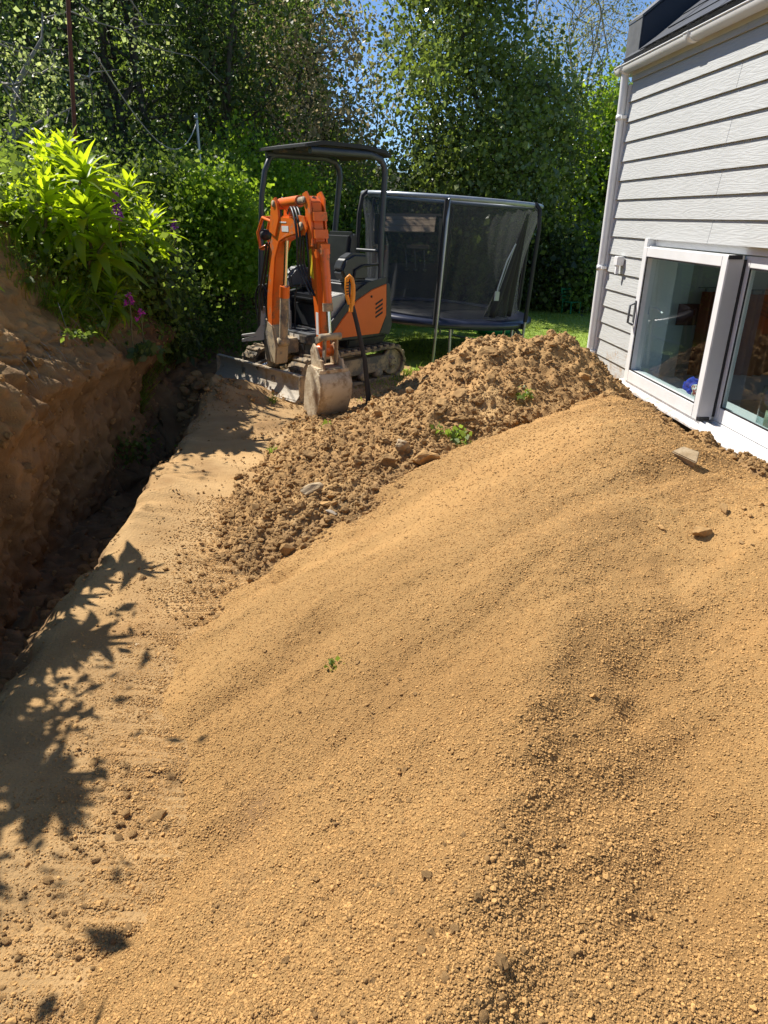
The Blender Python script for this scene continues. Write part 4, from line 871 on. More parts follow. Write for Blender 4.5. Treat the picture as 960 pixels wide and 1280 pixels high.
# boom: tapering box beam bent at the knee
def beam(name, top, bot, t, m_=M_or, bevel=.010): return BB().prism(top+bot[::-1], -t, t).build(name, m_, ex, bevel=bevel)
boom = beam('boom', [(-.09, .72), (-.02, 1.15), (.10, 1.60), (.24, 1.82), (.40, 1.86), (.62, 1.85), (.86, 1.83)], [(.04, .70), (.105, 1.10), (.21, 1.48), (.32, 1.63), (.46, 1.67), (.64, 1.70), (.86, 1.73)], .064)
for s in (-1, 1):
    m = BB(); m.prism([(.80, 1.70), (.92, 1.71), (.97, 1.78), (.92, 1.86), (.80, 1.87)], s*.082, s*.096); m.build('boom_end_plate', M_or, boom)
    m = BB(); m.prism([(.14, 1.72), (.22, 1.99), (.30, 2.02), (.34, 1.97), (.36, 1.84), (.26, 1.68)], s*.055, s*.077); m.build('cylinder_lug', M_or, boom)
m = BB(); m.bx(.40, .54, -.0665, -.065, 1.725, 1.775); m.build('decal', M_wht, boom)
m = BB(); m.bx(.36, .50, -.0665, -.065, 1.80, 1.812); m.build('decal', M_wht, boom)
# lift cylinder in front of the boom
m = BB(); m.tube([(.17, 0, .66), (.245, 0, 1.12)], .042, 14); m.lathe([(0, -.05), (.045, -.05), (.045, .05), (0, .05)], 12, (.165, 0, .66), (math.pi/2, 0, 0)); lc = m.build('boom_cylinder', M_mud, ex)
m = BB(); m.tube([(.245, 0, 1.11), (.265, 0, 1.22)], .048, 14); m.build('cylinder_head', M_or, lc)
m = BB(); m.tube([(.255, 0, 1.15), (.35, 0, 1.66)], .020, 12); m.build('rod', M_chr, lc)
# arm (dipper) cylinder along the top
m = BB(); m.tube([(.27, 0, 1.965), (.66, 0, 1.985)], .050, 16); ac = m.build('arm_cylinder', M_or, ex)
m = BB(); m.tube([(.655, 0, 1.985), (.80, 0, 1.992)], .034, 14); m.tube([(.80, 0, 1.992), (.93, 0, 2.0)], .022, 12); m.build('rod', M_mud, ac)
m = BB(); m.lathe([(0, -.085), (.03, -.085), (.03, .085), (0, .085)], 12, (.27, 0, 1.965), (math.pi/2, 0, 0)); m.build('pin', M_mud, ac)
# arm hanging down from the boom end
arm = beam('arm', [(.90, 2.03), (.97, 1.98), (1.03, 1.60), (1.06, 1.15), (1.085, .72)], [(.86, 1.98), (.83, 1.74), (.90, 1.50), (.965, 1.10), (1.005, .72)], .050)
for s in (-1, 1):
    m = BB(); m.prism([(.86, 2.04), (.93, 2.06), (.99, 2.00), (1.02, 1.62), (.96, 1.62), (.93, 1.84)], s*.060, s*.074); m.build('arm_cheek', M_or, arm)
    m = BB(); m.lathe([(0, 0), (.028, 0), (.03, .012), (0, .014)], 12, (.90, s*.074, 1.99), (-s*math.pi/2, 0, 0)); m.build('pin', M_mud, arm)
    m = BB(); m.lathe([(0, 0), (.034, 0), (.036, .012), (0, .014)], 12, (.88, s*.098, 1.78), (-s*math.pi/2, 0, 0)); m.build('pin', M_mud, arm)
m = BB(); m.prism([(.895, 1.58), (.95, 1.60), (.99, 1.34), (.93, 1.36)], -.0515, -.0503); m.build('yellow_decal', M_yel, arm)
m = BB(); m.bx(1.005, 1.05, -.0515, -.0503, .86, 1.06); m.build('decal', M_wht, arm)
for zz in (1.90, 1.76, 1.60): m = BB(); m.prism([(.99+(1.9-zz)*.10, zz), (1.035+(1.9-zz)*.10, zz-.005), (1.045+(1.9-zz)*.10, zz-.075), (1.0+(1.9-zz)*.10, zz-.07)], -.062, .062); m.build('gusset', M_or, arm)
# bucket cylinder on the outer side of the arm
m = BB(); m.tube([(1.09, 0, 1.60), (1.135, 0, 1.12)], .040, 14); m.prism([(1.04, 1.66), (1.12, 1.64), (1.12, 1.56), (1.05, 1.54)], -.04, .04); bc = m.build('bucket_cylinder', M_or, ex)
m = BB(); m.tube([(1.133, 0, 1.15), (1.137, 0, 1.08)], .046, 14); m.build('cylinder_head', M_mud, bc)
m = BB(); m.tube([(1.136, 0, 1.10), (1.155, 0, .86)], .020, 12); m.build('rod', M_chr, bc)
for s in (-1, 1):
    m = BB(); m.prism([(1.03, .84), (1.18, .89), (1.20, .84), (1.05, .78)], s*.072, s*.086); m.build('tipping_link', M_mud, ex, bevel=.004)
    m = BB(); m.prism([(1.15, .88), (1.20, .87), (1.18, .62), (1.13, .62)], s*.050, s*.066); m.build('bucket_link', M_mud, ex, bevel=.004)
m = BB(); m.lathe([(0, -.10), (.032, -.10), (.032, .10), (0, .10)], 12, (1.17, 0, .86), (math.pi/2, 0, 0)); m.build('link_pin', M_mud, ex)
m = BB(); m.lathe([(0, -.075), (.055, -.075), (.055, .075), (0, .075)], 14, (1.04, 0, .71), (math.pi/2, 0, 0)); m.build('arm_tip_boss', M_or, ex)
# bucket: curled, its curved back towards the camera
bp_ = [(1.17, .575), (1.24, .53), (1.275, .44), (1.26, .33), (1.20, .20), (1.12, .10), (1.02, .045), (.93, .04)]
inn = [(a-.018 if a > 1.1 else a, b+.012) for a, b in bp_]; hw = .145
m = BB()
n_ = len(bp_); vs = [(a, -hw, b) for a, b in bp_]+[(a, hw, b) for a, b in bp_]+[(a-(.016 if i < 5 else .0), -hw, b+(.0 if i < 4 else .014)) for i, (a, b) in enumerate(bp_)]+[(a-(.016 if i < 5 else .0), hw, b+(.0 if i < 4 else .014)) for i, (a, b) in enumerate(bp_)]
fs = [(i, i+1, n_+i+1, n_+i) for i in range(n_-1)]+[(2*n_+i+1, 2*n_+i, 3*n_+i, 3*n_+i+1) for i in range(n_-1)]+[(0, n_, 3*n_, 2*n_), (n_-1, 2*n_-1, 4*n_-1, 3*n_-1)]
m.add(vs, fs, True); bk = m.build('bucket', M_cake, ex)
for s in (-1, 1):
    m = BB(); m.prism(bp_+[(.915, .16), (.95, .40), (1.01, .56), (1.08, .61)], s*hw, s*(hw+.014)); m.build('bucket_side', M_cake, bk, bevel=.003)
    m = BB(); m.prism([(1.00, .50), (.98, .72), (1.04, .79), (1.10, .76), (1.15, .66), (1.21, .66), (1.24, .56), (1.18, .48)], s*.088, s*.106); m.build('hanger_plate', M_cake, bk, bevel=.004)
m = BB(); m.bx(1.00, 1.20, -hw, hw, .560, .585); m.build('bucket_top_plate', M_cake, bk, bevel=.004)
m = BB(); m.bx(1.215, 1.232, -hw, hw, .545, .575); m.build('bucket_lip', M_cake, bk)
# light guard and hoses
m = BB(); m.tube([(.02, -.03, 1.60), (-.16, -.05, 1.55), (-.20, -.05, 1.70), (-.11, -.03, 1.84), (.11, -.02, 1.80)], .016, 6); m.tube([(-.16, .05, 1.55), (-.20, .05, 1.70), (-.11, .05, 1.84)], .016, 6); m.tube([(-.11, -.03, 1.84), (-.11, .05, 1.84)], .016, 6); m.tube([(-.16, -.05, 1.55), (-.16, .05, 1.55)], .016, 6); m.build('light_guard', M_or, ex)
m = BB(); m.lathe([(0, 0), (.05, .01), (.055, .05), (.045, .06), (0, .06)], 14, (-.09, 0, 1.68), (0, R(-90), 0)); m.build('work_light', M_blk, ex)
def hose(pts, r=.011):
    P = [Vector(p) for p in pts]; out = []
    for i in range(len(P)-1):
        a = P[max(i-1, 0)]; b = P[i]; c = P[i+1]; d = P[min(i+2, len(P)-1)]
        for k in range(6):
            t = k/6; out.append(.5*((2*b)+(c-a)*t+(2*a-5*b+4*c-d)*t*t+(3*b-a-3*c+d)*t**3))
    out.append(P[-1]); BB().tube(out, r, 7).build('hose', M_hose, ex)
for o_ in (-.035, -.005, .025): hose([(.52, o_-.02, 1.88), (.70, o_-.07, 1.93), (.84, o_-.10, 1.80), (.86, o_-.10, 1.62), (.84, o_-.09, 1.45), (.93, o_-.065, 1.30), (1.0, o_-.05, 1.2)])
hose([(.90, -.075, 1.85), (.95, -.085, 1.62), (.96, -.08, 1.45), (.92, -.07, 1.34)], .010)
for o_ in (-.05, -.02, .02, .05): hose([(-.15, o_, .55), (-.24, o_-.03, .72), (-.16, o_-.05, .95), (-.13, o_-.04, 1.15), (-.02, o_-.03, 1.40), (.08, o_-.03, 1.62)], .012)
for o_ in (-.03, .03): hose([(-.20, o_, .62), (-.30, o_-.04, .90), (-.26, o_-.05, 1.12), (-.12, o_-.04, 1.20), (-.05, o_, 1.05), (.0, o_, .80)], .010)
for k in range(9):     # coil of hose ends at the boom foot
    hose([(-.20-.02*math.sin(k), -.05+.012*k, 1.00+.02*(k % 3)), (-.27, -.05+.012*k, 1.08+.02*(k % 4)), (-.20, -.05+.012*k, 1.19), (-.12, -.04+.012*k, 1.08)], .010)
hose([(.24, .05, 1.92), (.16, .06, 2.02), (.12, .06, 1.90), (.14, .05, 1.72)], .010)

# ============================================================ DIGGING FORK HANDLE left standing in the soil
sp = empty('digging_tool', (-.17, 5.85, .10), 0, 'black shafted digging tool with orange grip standing upright in the soil', 'digging tool')
base = Vector((0, 0, -.25)); 
m = MB(); m.tube([(.02, 0, -.25), (.015, 0, .0), (.02, 0, .20), (-.01, 0, .50), (-.075, -.01, .80), (-.12, -.01, .98)], [.022, .022, .024, .020, .019, .019], 12); m.build('shaft', M_foam, sp)
M_grip = mat('orange_yellow_grip', (.85, .30, .02), .4)
m = MB()
loop = [(-.12, -.01, .90), (-.115, -.01, .97), (-.105, -.01, 1.04), (-.105, -.01, 1.11), (-.115, -.01, 1.16), (-.135, -.01, 1.18), (-.155, -.01, 1.16), (-.16, -.01, 1.09), (-.155, -.01, 1.02), (-.135, -.01, .96)]
m.tube(loop, [.023, .022, .019, .018, .018, .019, .018, .016, .016, .018], 10); g = m.build('grip', M_grip, sp)
for k in range(5): q = MB(); q.tube([(-.160, -.024, 1.04+.022*k), (-.140, -.030, 1.044+.022*k)], .004, 5); q.build('grip_slot', M_blk, g)
# ============================================================ VEGETATION
def unit(v): return v/(np.linalg.norm(v, axis=1, keepdims=True)+1e-9)
def leafquads(P, D, L, Wd, fold=.25, droop=.15):
    """one small folded leaf per point: base, side, tip, side"""
    n = len(P); rnd = unit(rng.normal(size=(n, 3))); D = unit(D); w = unit(np.cross(D, rnd)); nn = np.cross(w, D)
    L = np.broadcast_to(L, n)[:, None]; Wd = np.broadcast_to(Wd, n)[:, None]
    V = np.stack([P, P+D*L*.45+w*Wd-nn*Wd*fold, P+D*L-np.array([0, 0, 1.])*L*droop, P+D*L*.45-w*Wd-nn*Wd*fold], 1).reshape(-1, 3)
    return V, np.arange(4*n).reshape(-1, 4)
def crown_mesh(name, P, m, L, W_, parent=None, tint=None, up=.3, var=.25, jit=.35):
    n = len(P); D = rng.normal(size=(n, 3)); D[:, 2] += up
    Ls = L*np.exp(rng.normal(0, jit, n)); V, F = leafquads(P, D, Ls, Ls*W_)
    cl = fbm(P[:, 0]*1.1, P[:, 1]*1.1, P[:, 2]*1.1, 3, 500); k = 1+var*cl+rng.normal(0, var*.5, n)
    c = np.clip(k, .4, 1.8)[:, None]*np.ones(3)
    if tint is not None: c = c*(1+np.clip(cl+.2*rng.normal(size=n), -1, 1)[:, None]*np.array(tint))
    return mesh_np(name, V, F, m, parent, col=np.repeat(np.clip(c, .1, 3), 4, 0))
def crooked(a, b, n=6, amp=.1, sag=0.):
    a = np.array(a, float); b = np.array(b, float); L = np.linalg.norm(b-a); t = np.linspace(0, 1, n)[:, None]
    P = a+(b-a)*t; off = rng.normal(size=(n, 3))*amp*L*.5; off[0] = 0; off *= np.sin(np.pi*t*.9)+.15*t; P = P+off; P[:, 2] += sag*L*np.sin(np.pi*t[:, 0]); return P
M_bark = mat('grey_brown_bark', (.11, .09, .07), .9, col2=(.07, .055, .04), scale=9, bump=.6, bscale=40)
M_barkp = mat('pale_grey_bark', (.30, .28, .25), .85, col2=(.18, .16, .14), scale=10, bump=.4, bscale=40)
L_dark = leafmat('dark_glossy_leaf', (.12, .15, .042), (.30, .40, .06), .32, .30, spec=.6)
L_mid = leafmat('mid_green_leaf', (.125, .185, .036), (.42, .58, .07), .42)
L_brt = leafmat('fresh_green_leaf', (.16, .26, .02), (.46, .66, .04), .48)
L_oliv = leafmat('olive_spring_leaf', (.22, .22, .07), (.46, .44, .12), .42)
L_pink = leafmat('tan_pink_blossom', (.46, .38, .22), (.55, .46, .26), .4)
L_pale = leafmat('pale_green_blossom_leaf', (.26, .30, .10), (.50, .58, .18), .5)
L_shade = leafmat('shaded_deep_green_leaf', (.060, .085, .026), (.16, .26, .04), .3)  # deep green, darkened further to carry the shade behind the bank plants
L_ech = leafmat('broad_lance_leaf', (.15, .25, .02), (.62, .78, .02), .58, .42, attr='shade')
L_grass = leafmat('bank_grass_blade', (.17, .26, .03), (.42, .55, .06), .45)
def tree(name, label, cat, base, h, rad, nl, m, L, W_=.38, shape='round', nlimb=16, ncl=220, cr=.28, bark=M_bark, r0=.10, low=.15, tint=None, trunks=1, up=.3, group=None, twigs=2):
    root = empty(name, base, rng.uniform(0, 6.28), label, cat, group); root.rotation_euler = (0, 0, 0)
    tb = MB(); ends = []
    for q in range(trunks):
        off = rng.normal(size=2)*(rad*.35 if trunks > 1 else .03); tip = (off[0]*1.5+rng.normal()*.05*h, off[1], h*.93*rng.uniform(.85, 1) if trunks > 1 else h*.93)
        tr_ = crooked((off[0]*.2, off[1]*.2, -.25), tip, 9, .05); rr = r0*np.linspace(1, .12, 9)/math.sqrt(trunks)
        tb.tube(tr_, list(rr), 8)
        for i in range(max(3, nlimb//trunks)):
            t = low+(1-low)*(i+rng.random())/max(3, nlimb//trunks); t = min(t, .97); k = t*8; a = tr_[int(k)]*(1-k % 1)+tr_[min(int(k)+1, 8)]*(k % 1)
            ang = i*2.4+rng.random(); prof = {'round': math.sin(math.pi*min(1, .18+.80*t))**.7, 'cone': (1.05-t)**.8+.08, 'vase': .35+.75*t, 'column': .8}[shape]
            b = a+np.array([math.cos(ang)*rad*prof, math.sin(ang)*rad*prof, h*({'round': .16, 'cone': .05, 'vase': .3, 'column': .15}[shape])*(1.1-t)*rng.uniform(.5, 1.2)])
            lb = crooked(a, b, 6, .12, .04); lr = r0*.38*(1.1-t)/math.sqrt(trunks)+.008; tb.tube(lb, list(lr*np.linspace(1, .25, 6)), 5, cap=False)
            ends += [lb[3], lb[4], lb[5]]
            for _ in range(twigs):
                s0 = lb[rng.integers(2, 5)]; e = s0+rng.normal(size=3)*rad*.28+np.array([0, 0, .1*rad]); tw = crooked(s0, e, 4, .15); tb.tube(tw, list(.009*np.linspace(1, .4, 4)+.002), 4, cap=False); ends += [tw[2], tw[3]]
    tb.build('trunk', bark, root)
    ends = np.array(ends); c = ends[rng.integers(0, len(ends), ncl)]+rng.normal(size=(ncl, 3))*rad*.16
    wts = rng.random(ncl)**1.2+.15; who = rng.choice(ncl, nl, p=wts/wts.sum())
    P = c[who]+rng.normal(size=(nl, 3))*np.array([cr, cr, cr*.75])*(.5+wts[who])[:, None]
    P = P[P[:, 2] > .05]
    crown_mesh('crown', P, m, L, W_, root, tint, up); return root
def bush(name, label, cat, base, size, nl, m, L, W_=.4, tint=None, group=None, up=.3, stems=7, lump=.35):
    """multi-stemmed shrub: leaves in a shell of uneven clumps"""
    root = empty(name, base, 0, label, cat, group); sx, sy, sz = size; tb = MB()
    for i in range(stems):
        a = i*2.4; e = (math.cos(a)*sx*.55*rng.random(), math.sin(a)*sy*.55*rng.random(), sz*rng.uniform(.6, .95)); tb.tube(crooked((0.1*math.cos(a), .1*math.sin(a), -.3), e, 6, .12), [.03, .026, .02, .015, .01, .006], 5, cap=False)
    tb.build('stem', M_bark, root)
    ncl = max(30, int(nl/260)); d = unit(rng.normal(size=(ncl, 3))); d[:, 2] = np.abs(d[:, 2])*1.0-.05; r = rng.uniform(.55, 1.0, ncl)**.6
    c = d*r[:, None]*np.array([sx, sy, sz]); c *= (1+lump*fbm(d[:, 0]*2+sx, d[:, 1]*2, d[:, 2]*2, 3, 600))[:, None]
    w = rng.random(ncl)+.3; who = rng.choice(ncl, nl, p=w/w.sum()); s_ = .16*min(sx, sz)+.05
    P = c[who]+rng.normal(size=(nl, 3))*s_*(.5+w[who])[:, None]; P = P[P[:, 2] > -.15]
    crown_mesh('crown', P, m, L, W_, root, tint, up); return root

# --- trees round the end of the garden
tree('holly_tree', 'tall dense dark glossy evergreen behind the trampoline, in the middle of the tree line', 'tree', (1.65, 15.4, 0), 8.2, 1.68, 64000, L_dark, .070, .42, 'cone', 46, 820, .25, low=.03, tint=(.2, .15, .0))
tree('evergreen_tree', 'dark evergreen with grey green leaves right of the tallest evergreen', 'tree', (2.95, 16.3, 0), 4.9, .8, 22000, L_dark, .058, .42, 'column', 22, 240, .32, low=.02, tint=(.25, .2, .2))
bush('leafy_shrub', 'bright green leafy shrub right beside the white downpipe', 'shrub', (5.15, 18.9, .2), (1.25, 1.0, 4.9), 26000, L_brt, .085, .42, tint=(.3, .2, 0))
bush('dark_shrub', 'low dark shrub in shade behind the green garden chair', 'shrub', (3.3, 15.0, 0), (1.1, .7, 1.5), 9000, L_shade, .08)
bush('dark_shrub', 'low dark shrub between the garden chair and the house', 'shrub', (4.7, 14.6, 0), (1.0, .5, .9), 7000, L_mid, .07)
tree('willow_tree', 'tall thinly leaved willow against the blue sky left of the house roof', 'tree', (5.6, 22.0, .2), 10.6, 2.0, 12000, L_oliv, .075, .18, 'vase', 34, 420, .30, bark=M_barkp, r0=.10, trunks=4, tint=(.35, .05, 0), twigs=5)
tree('birch_tree', 'slender thinly leaved tree behind the evergreen, showing sky at its left', 'tree', (3.2, 20.0, .2), 10.5, 1.7, 5500, L_oliv, .08, .2, 'vase', 26, 300, .30, bark=M_barkp, r0=.08, trunks=3, tint=(.2, .05, 0), twigs=5)
tree('young_ash_tree', 'thin yellow green tree with bare twigs left of the dark evergreen', 'tree', (-.75, 17.6, .1), 6.6, .8, 2600, L_oliv, .09, .3, 'vase', 24, 200, .24, bark=M_barkp, r0=.06, trunks=3, tint=(.1, .1, 0), twigs=4)
tree('blossom_tree', 'broad tree with tan pink blossom among green leaves above the digger', 'tree', (-2.1, 16.6, .3), 6.0, 1.6, 7500, L_pink, .07, .45, 'round', 26, 330, .26, trunks=3, r0=.14, tint=(.0, -.1, -.1), low=.35)
tree('broadleaf_tree', 'mid green broadleaved tree standing behind the blossom tree', 'tree', (-3.4, 18.4, .4), 7.0, 2.2, 26000, L_mid, .075, .42, 'round', 30, 380, .34, r0=.16, trunks=2, low=.2)
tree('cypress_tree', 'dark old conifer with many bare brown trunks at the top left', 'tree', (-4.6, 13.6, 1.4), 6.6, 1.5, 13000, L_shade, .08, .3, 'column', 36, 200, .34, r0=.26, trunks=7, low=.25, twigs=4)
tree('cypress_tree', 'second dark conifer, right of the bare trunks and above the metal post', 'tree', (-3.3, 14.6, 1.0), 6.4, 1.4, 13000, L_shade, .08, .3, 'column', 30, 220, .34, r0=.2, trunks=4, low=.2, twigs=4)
tree('apple_tree', 'grey branched apple tree with pale leaves overhanging the top left corner', 'tree', (-4.55, 8.3, 2.0), 2.3, 1.4, 3600, L_pale, .038, .42, 'vase', 13, 150, .09, bark=M_barkp, r0=.10, trunks=2, low=.25, tint=(.1, .0, -.2), twigs=4)
tree('elder_tree', 'green leafy tree behind the apple tree at the far left', 'tree', (-6.6, 12.6, 2.2), 5.0, 2.0, 14000, L_shade, .065, .42, 'round', 22, 220, .36, low=.05)
for i, (x, y, z, sx, sz, mm, lab) in enumerate([
    (-.9, 14.6, .0, 1.15, 2.7, L_mid, 'green bush behind the digger canopy, left of the trampoline'),
    (-2.3, 13.4, .5, 1.05, 2.6, L_brt, 'light green bush directly above the digger boom'),
    (-3.1, 12.3, 1.0, .9, 1.8, L_mid, 'bush beside the grey metal post on the bank'),
    (.6, 16.3, .0, 1.1, 3.0, L_oliv, 'olive green bush behind the left end of the trampoline'),
    (-3.9, 12.6, 1.3, 1.0, 1.3, L_shade, 'shaded bush under the sagging wire'),
    (-2.25, 9.9, .9, .55, 1.35, L_brt, 'sunlit bush at the bank edge left of the digger boom'),
    (-2.95, 10.3, 1.2, .6, 1.15, L_mid, 'bush hiding the foot of the grey metal post'),
    (-5.3, 11.0, 2.0, 1.1, 1.2, L_shade, 'dark bush behind the rusty pole')]):
    bush('garden_bush', lab, 'bush', (x, y, z), (sx, sx*.8, sz), 19000, mm, .055 if mm is not L_brt else .055, .42, tint=(.25, .15, 0))
# the wood behind: one mass
n = 78000; a = rng.uniform(-17, -.8, n); yy = rng.uniform(19.5, 24, n)
a2 = rng.uniform(2.0, 9.5, 26000); y2 = rng.uniform(18.0, 22, 26000)
top = 7.4+1.2*vn(a*.5, a*0, seed=31)+.8*vn(a*1.7, a*0, seed=32)-5.0*sstep(-3.2, -1.0, a); P = np.stack([a, yy, rng.random(n)**.8*top+.2], 1)
top2 = 2.6+.8*vn(a2*.8, a2*0, seed=33); P2 = np.stack([a2, y2, rng.random(len(a2))*top2+.1], 1)
P = np.concatenate([P, P2]); keep = fbm(P[:, 0]*.8, P[:, 1]*.8, P[:, 2]*.8, 3, 700) > -.25; P = P[keep]
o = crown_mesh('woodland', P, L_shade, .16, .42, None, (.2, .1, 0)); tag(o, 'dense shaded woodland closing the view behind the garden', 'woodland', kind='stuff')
# a wooded hill rising behind, dark earth under the trees
hx = np.linspace(-60, 60, 60); hy = np.linspace(17, 70, 40); HX, HY = np.meshgrid(hx, hy)
HZ = -.3+sstep(18, 34, HY)*(3.6+2.6*sstep(1, -6, HX))+.3*fbm(HX*.3, HY*.3, None, 3, 88)
idx = np.arange(HX.size).reshape(HX.shape); F = np.stack([idx[:-1, :-1], idx[:-1, 1:], idx[1:, 1:], idx[1:, :-1]], -1).reshape(-1, 4)
tag(mesh_np('wooded_hill', np.stack([HX, HY, HZ], -1).reshape(-1, 3), F, mat('leaf_litter_floor', (.045, .050, .02), .95, col2=(.03, .03, .015), scale=2), smooth=True), kind='structure')

# --- rosette plants with long lance leaves (each leaf a part)
def lance_mesh(L, Wd, arch, fold, seed, bend=0.):
    n = 7; vs = []; fs = []; x = z = 0.; ang = 0.
    for i in range(n+1):
        t = i/n; w = Wd*(math.sin(math.pi*min(1, t*.92+.08))**.8)*(1-.35*t) if t < 1 else .001
        vs += [(x, -w+bend*t*t, z+w*fold), (x, bend*t*t, z), (x, w+bend*t*t, z+w*fold)]
        ang = arch*t; x += L/n*math.cos(ang); z -= L/n*math.sin(ang)
    for i in range(n): b = 3*i; fs += [(b, b+3, b+4, b+1), (b+1, b+4, b+5, b+2)]
    V = np.array(vs); t = np.clip(V[:, 0]/L, 0, 1); rib = (np.abs(V[:, 1]-bend*t*t) < 1e-4)
    col = np.ones((len(V), 3))*(1+.18*rib[:, None])
    me = mesh_np('leaf', V, np.array(fs), L_ech, smooth=True, col=col); d = me.data; bpy.data.objects.remove(me); return d
LANCE = [lance_mesh(1, .145, ar, fo, i, bd) for i, (ar, fo, bd) in enumerate([(.5, .5, 0), (.9, .4, .03), (1.3, .45, -.04), (.3, .6, .02), (1.7, .35, .03)])]
M_stem = mat('brown_woody_stem', (.16, .11, .06), .8, col2=(.10, .13, .04), scale=12)
def rosette_plant(loc, heads, label, group=None, seed=0, size=.27, name='rosette_plant', per=25):
    rr = random.Random(seed); root = empty(name, loc, 0, label, 'plant', group); k = 0
    for (hx_, hy_, hz_) in heads:
        st = MB(); pts = crooked((hx_*.25, hy_*.25, -.1), (hx_, hy_, hz_), 6, .08); st.tube(pts, [.02, .018, .016, .014, .013, .011], 7); st.build('stem', M_stem, root)
        nl = per+rr.randint(-3, 4)
        for i in range(nl):
            f = i/nl                                     # 0 outer/lowest .. 1 inner
            az = i*2.39996+rr.uniform(-.25, .25); el = R(-18+95*f**1.1)+rr.uniform(-.15, .15); L = size*(1.08-.45*f)*rr.uniform(.85, 1.15)
            me = LANCE[rr.choice([0, 1, 2, 4] if f < .55 else [0, 3, 1])]
            o = bpy.data.objects.new('leaf', me); COL.objects.link(o); o.parent = root
            zz = hz_-.16*(1-f); tt = max(0, 1-.16*(1-f)/max(hz_, .2))
            o.matrix_local = Matrix.Translation((hx_*(tt*.75+.25), hy_*(tt*.75+.25), zz)) @ Matrix.Rotation(az, 4, 'Z') @ Matrix.Rotation(-el, 4, 'Y') @ Matrix.Rotation(rr.uniform(-.3, .3), 4, 'X') @ Matrix.Scale(L, 4); k += 1
    return root
def heads(n, r, h0, h1, seed):
    rr = random.Random(seed); return [(r*rr.uniform(-1, 1), r*rr.uniform(-1, 1), rr.uniform(h0, h1)) for _ in range(n)]
plants = [
    ((-2.95, 7.05), heads(6, .36, .35, .85, 11), 'bright rosette plant between the rusty pole and the purple flower spike', .40),
    ((-2.72, 6.35), heads(5, .26, .15, .42, 12), 'mid height rosette plant in front of the tallest one', .36),
    ((-2.72, 6.55), heads(8, .42, .35, .95, 1), 'tallest bright yellow green rosette plant in front of the rusty pole', .42),
    ((-2.68, 6.95), heads(7, .36, .25, .74, 2), 'bright rosette plant right of the rusty pole with arching leaves', .42),
    ((-3.0, 6.15), heads(5, .30, .25, .62, 3), 'sunlit rosette plant furthest left on the bank', .36),
    ((-2.60, 6.15), heads(4, .24, .15, .40, 4), 'small shaded rosette plant low on the bank edge', .30),
    ((-2.90, 7.75), heads(4, .28, .15, .38, 5), 'green rosette plant behind the purple flower spike', .33),
    ((-2.95, 8.5), heads(5, .32, .2, .42, 6), 'green rosette plant midway along the bank towards the digger', .34),
    ((-2.7, 9.4), heads(5, .35, .35, .75, 7), 'green rosette plant left of the digger boom', .34),
    ((-3.05, 8.2), heads(4, .3, .3, .6, 8), 'rosette plant at the back of the bank below the wire', .34)]
for i, ((x, y), hd, lab, sz) in enumerate(plants):
    rosette_plant((x, y, ground_z(x, y)-.03), hd, lab, 'rosette plants along the bank', 40+i, sz)
for i, (x, y, hh) in enumerate([(-2.62, 3.75, .75), (-2.72, 3.25, .95), (-2.62, 2.8, .85), (-2.75, 2.35, 1.0), (-2.62, 1.9, .9), (-2.8, 1.4, .95)]):
    rosette_plant((x, y, ground_z(x, y)-.03), heads(7, .34, hh*.4, hh, 60+i), 'rosette plant %s of the near bank, its leaves shading the bench' % ['beside the bare ledge', 'at the tall part', 'in the middle', 'at the tallest clump', 'before the nearest one', 'at the nearest end'][i], 'rosette plants along the near bank', 70+i, .26)
# leafy weeds on the near bank, beyond the left edge of the view
cl = []
for (x0, y0, s_, cnt, top_) in [(-2.75, 3.1, .24, 1300, .6), (-2.7, 2.6, .26, 1500, .7), (-2.75, 2.1, .28, 1600, .75), (-2.7, 1.6, .28, 1500, .75), (-2.75, 1.1, .3, 1200, .7)]:
    cl.append(np.array([x0, y0, ground_z(x0, y0)+top_*.55])+rng.normal(size=(cnt, 3))*np.array([s_, s_, top_*.33]))
tag(crown_mesh('near_bank_weeds', np.concatenate(cl), L_mid, .075, .2, None, (.25, .2, 0), var=.35), 'leafy weeds on the near bank that shade the left side of the bench', 'weeds', kind='stuff')

# roots and dead stems hanging out of the cut edge
rb = MB()
for i in range(70):
    y0 = rng.uniform(4.2, 7.4); x0 = float(bank_x(np.array([y0]))[0])-.03; z0 = rng.uniform(.55, 1.15) if y0 > 5.6 else rng.uniform(.55, .85)
    p = [np.array([x0-.06, y0, z0])]; d = np.array([.05, rng.normal()*.02, -.01])
    for k in range(5): d = d*.7+np.array([.004, rng.normal()*.012, -.022]); p.append(p[-1]+d)
    rb.tube(p, list(rng.uniform(.0015, .0035)*np.linspace(1, .3, 6)), 4, cap=False)
tag(rb.build('hanging_roots', M_barkp, None), 'thin pale roots hanging out of the cut bank edge', 'roots', kind='stuff')

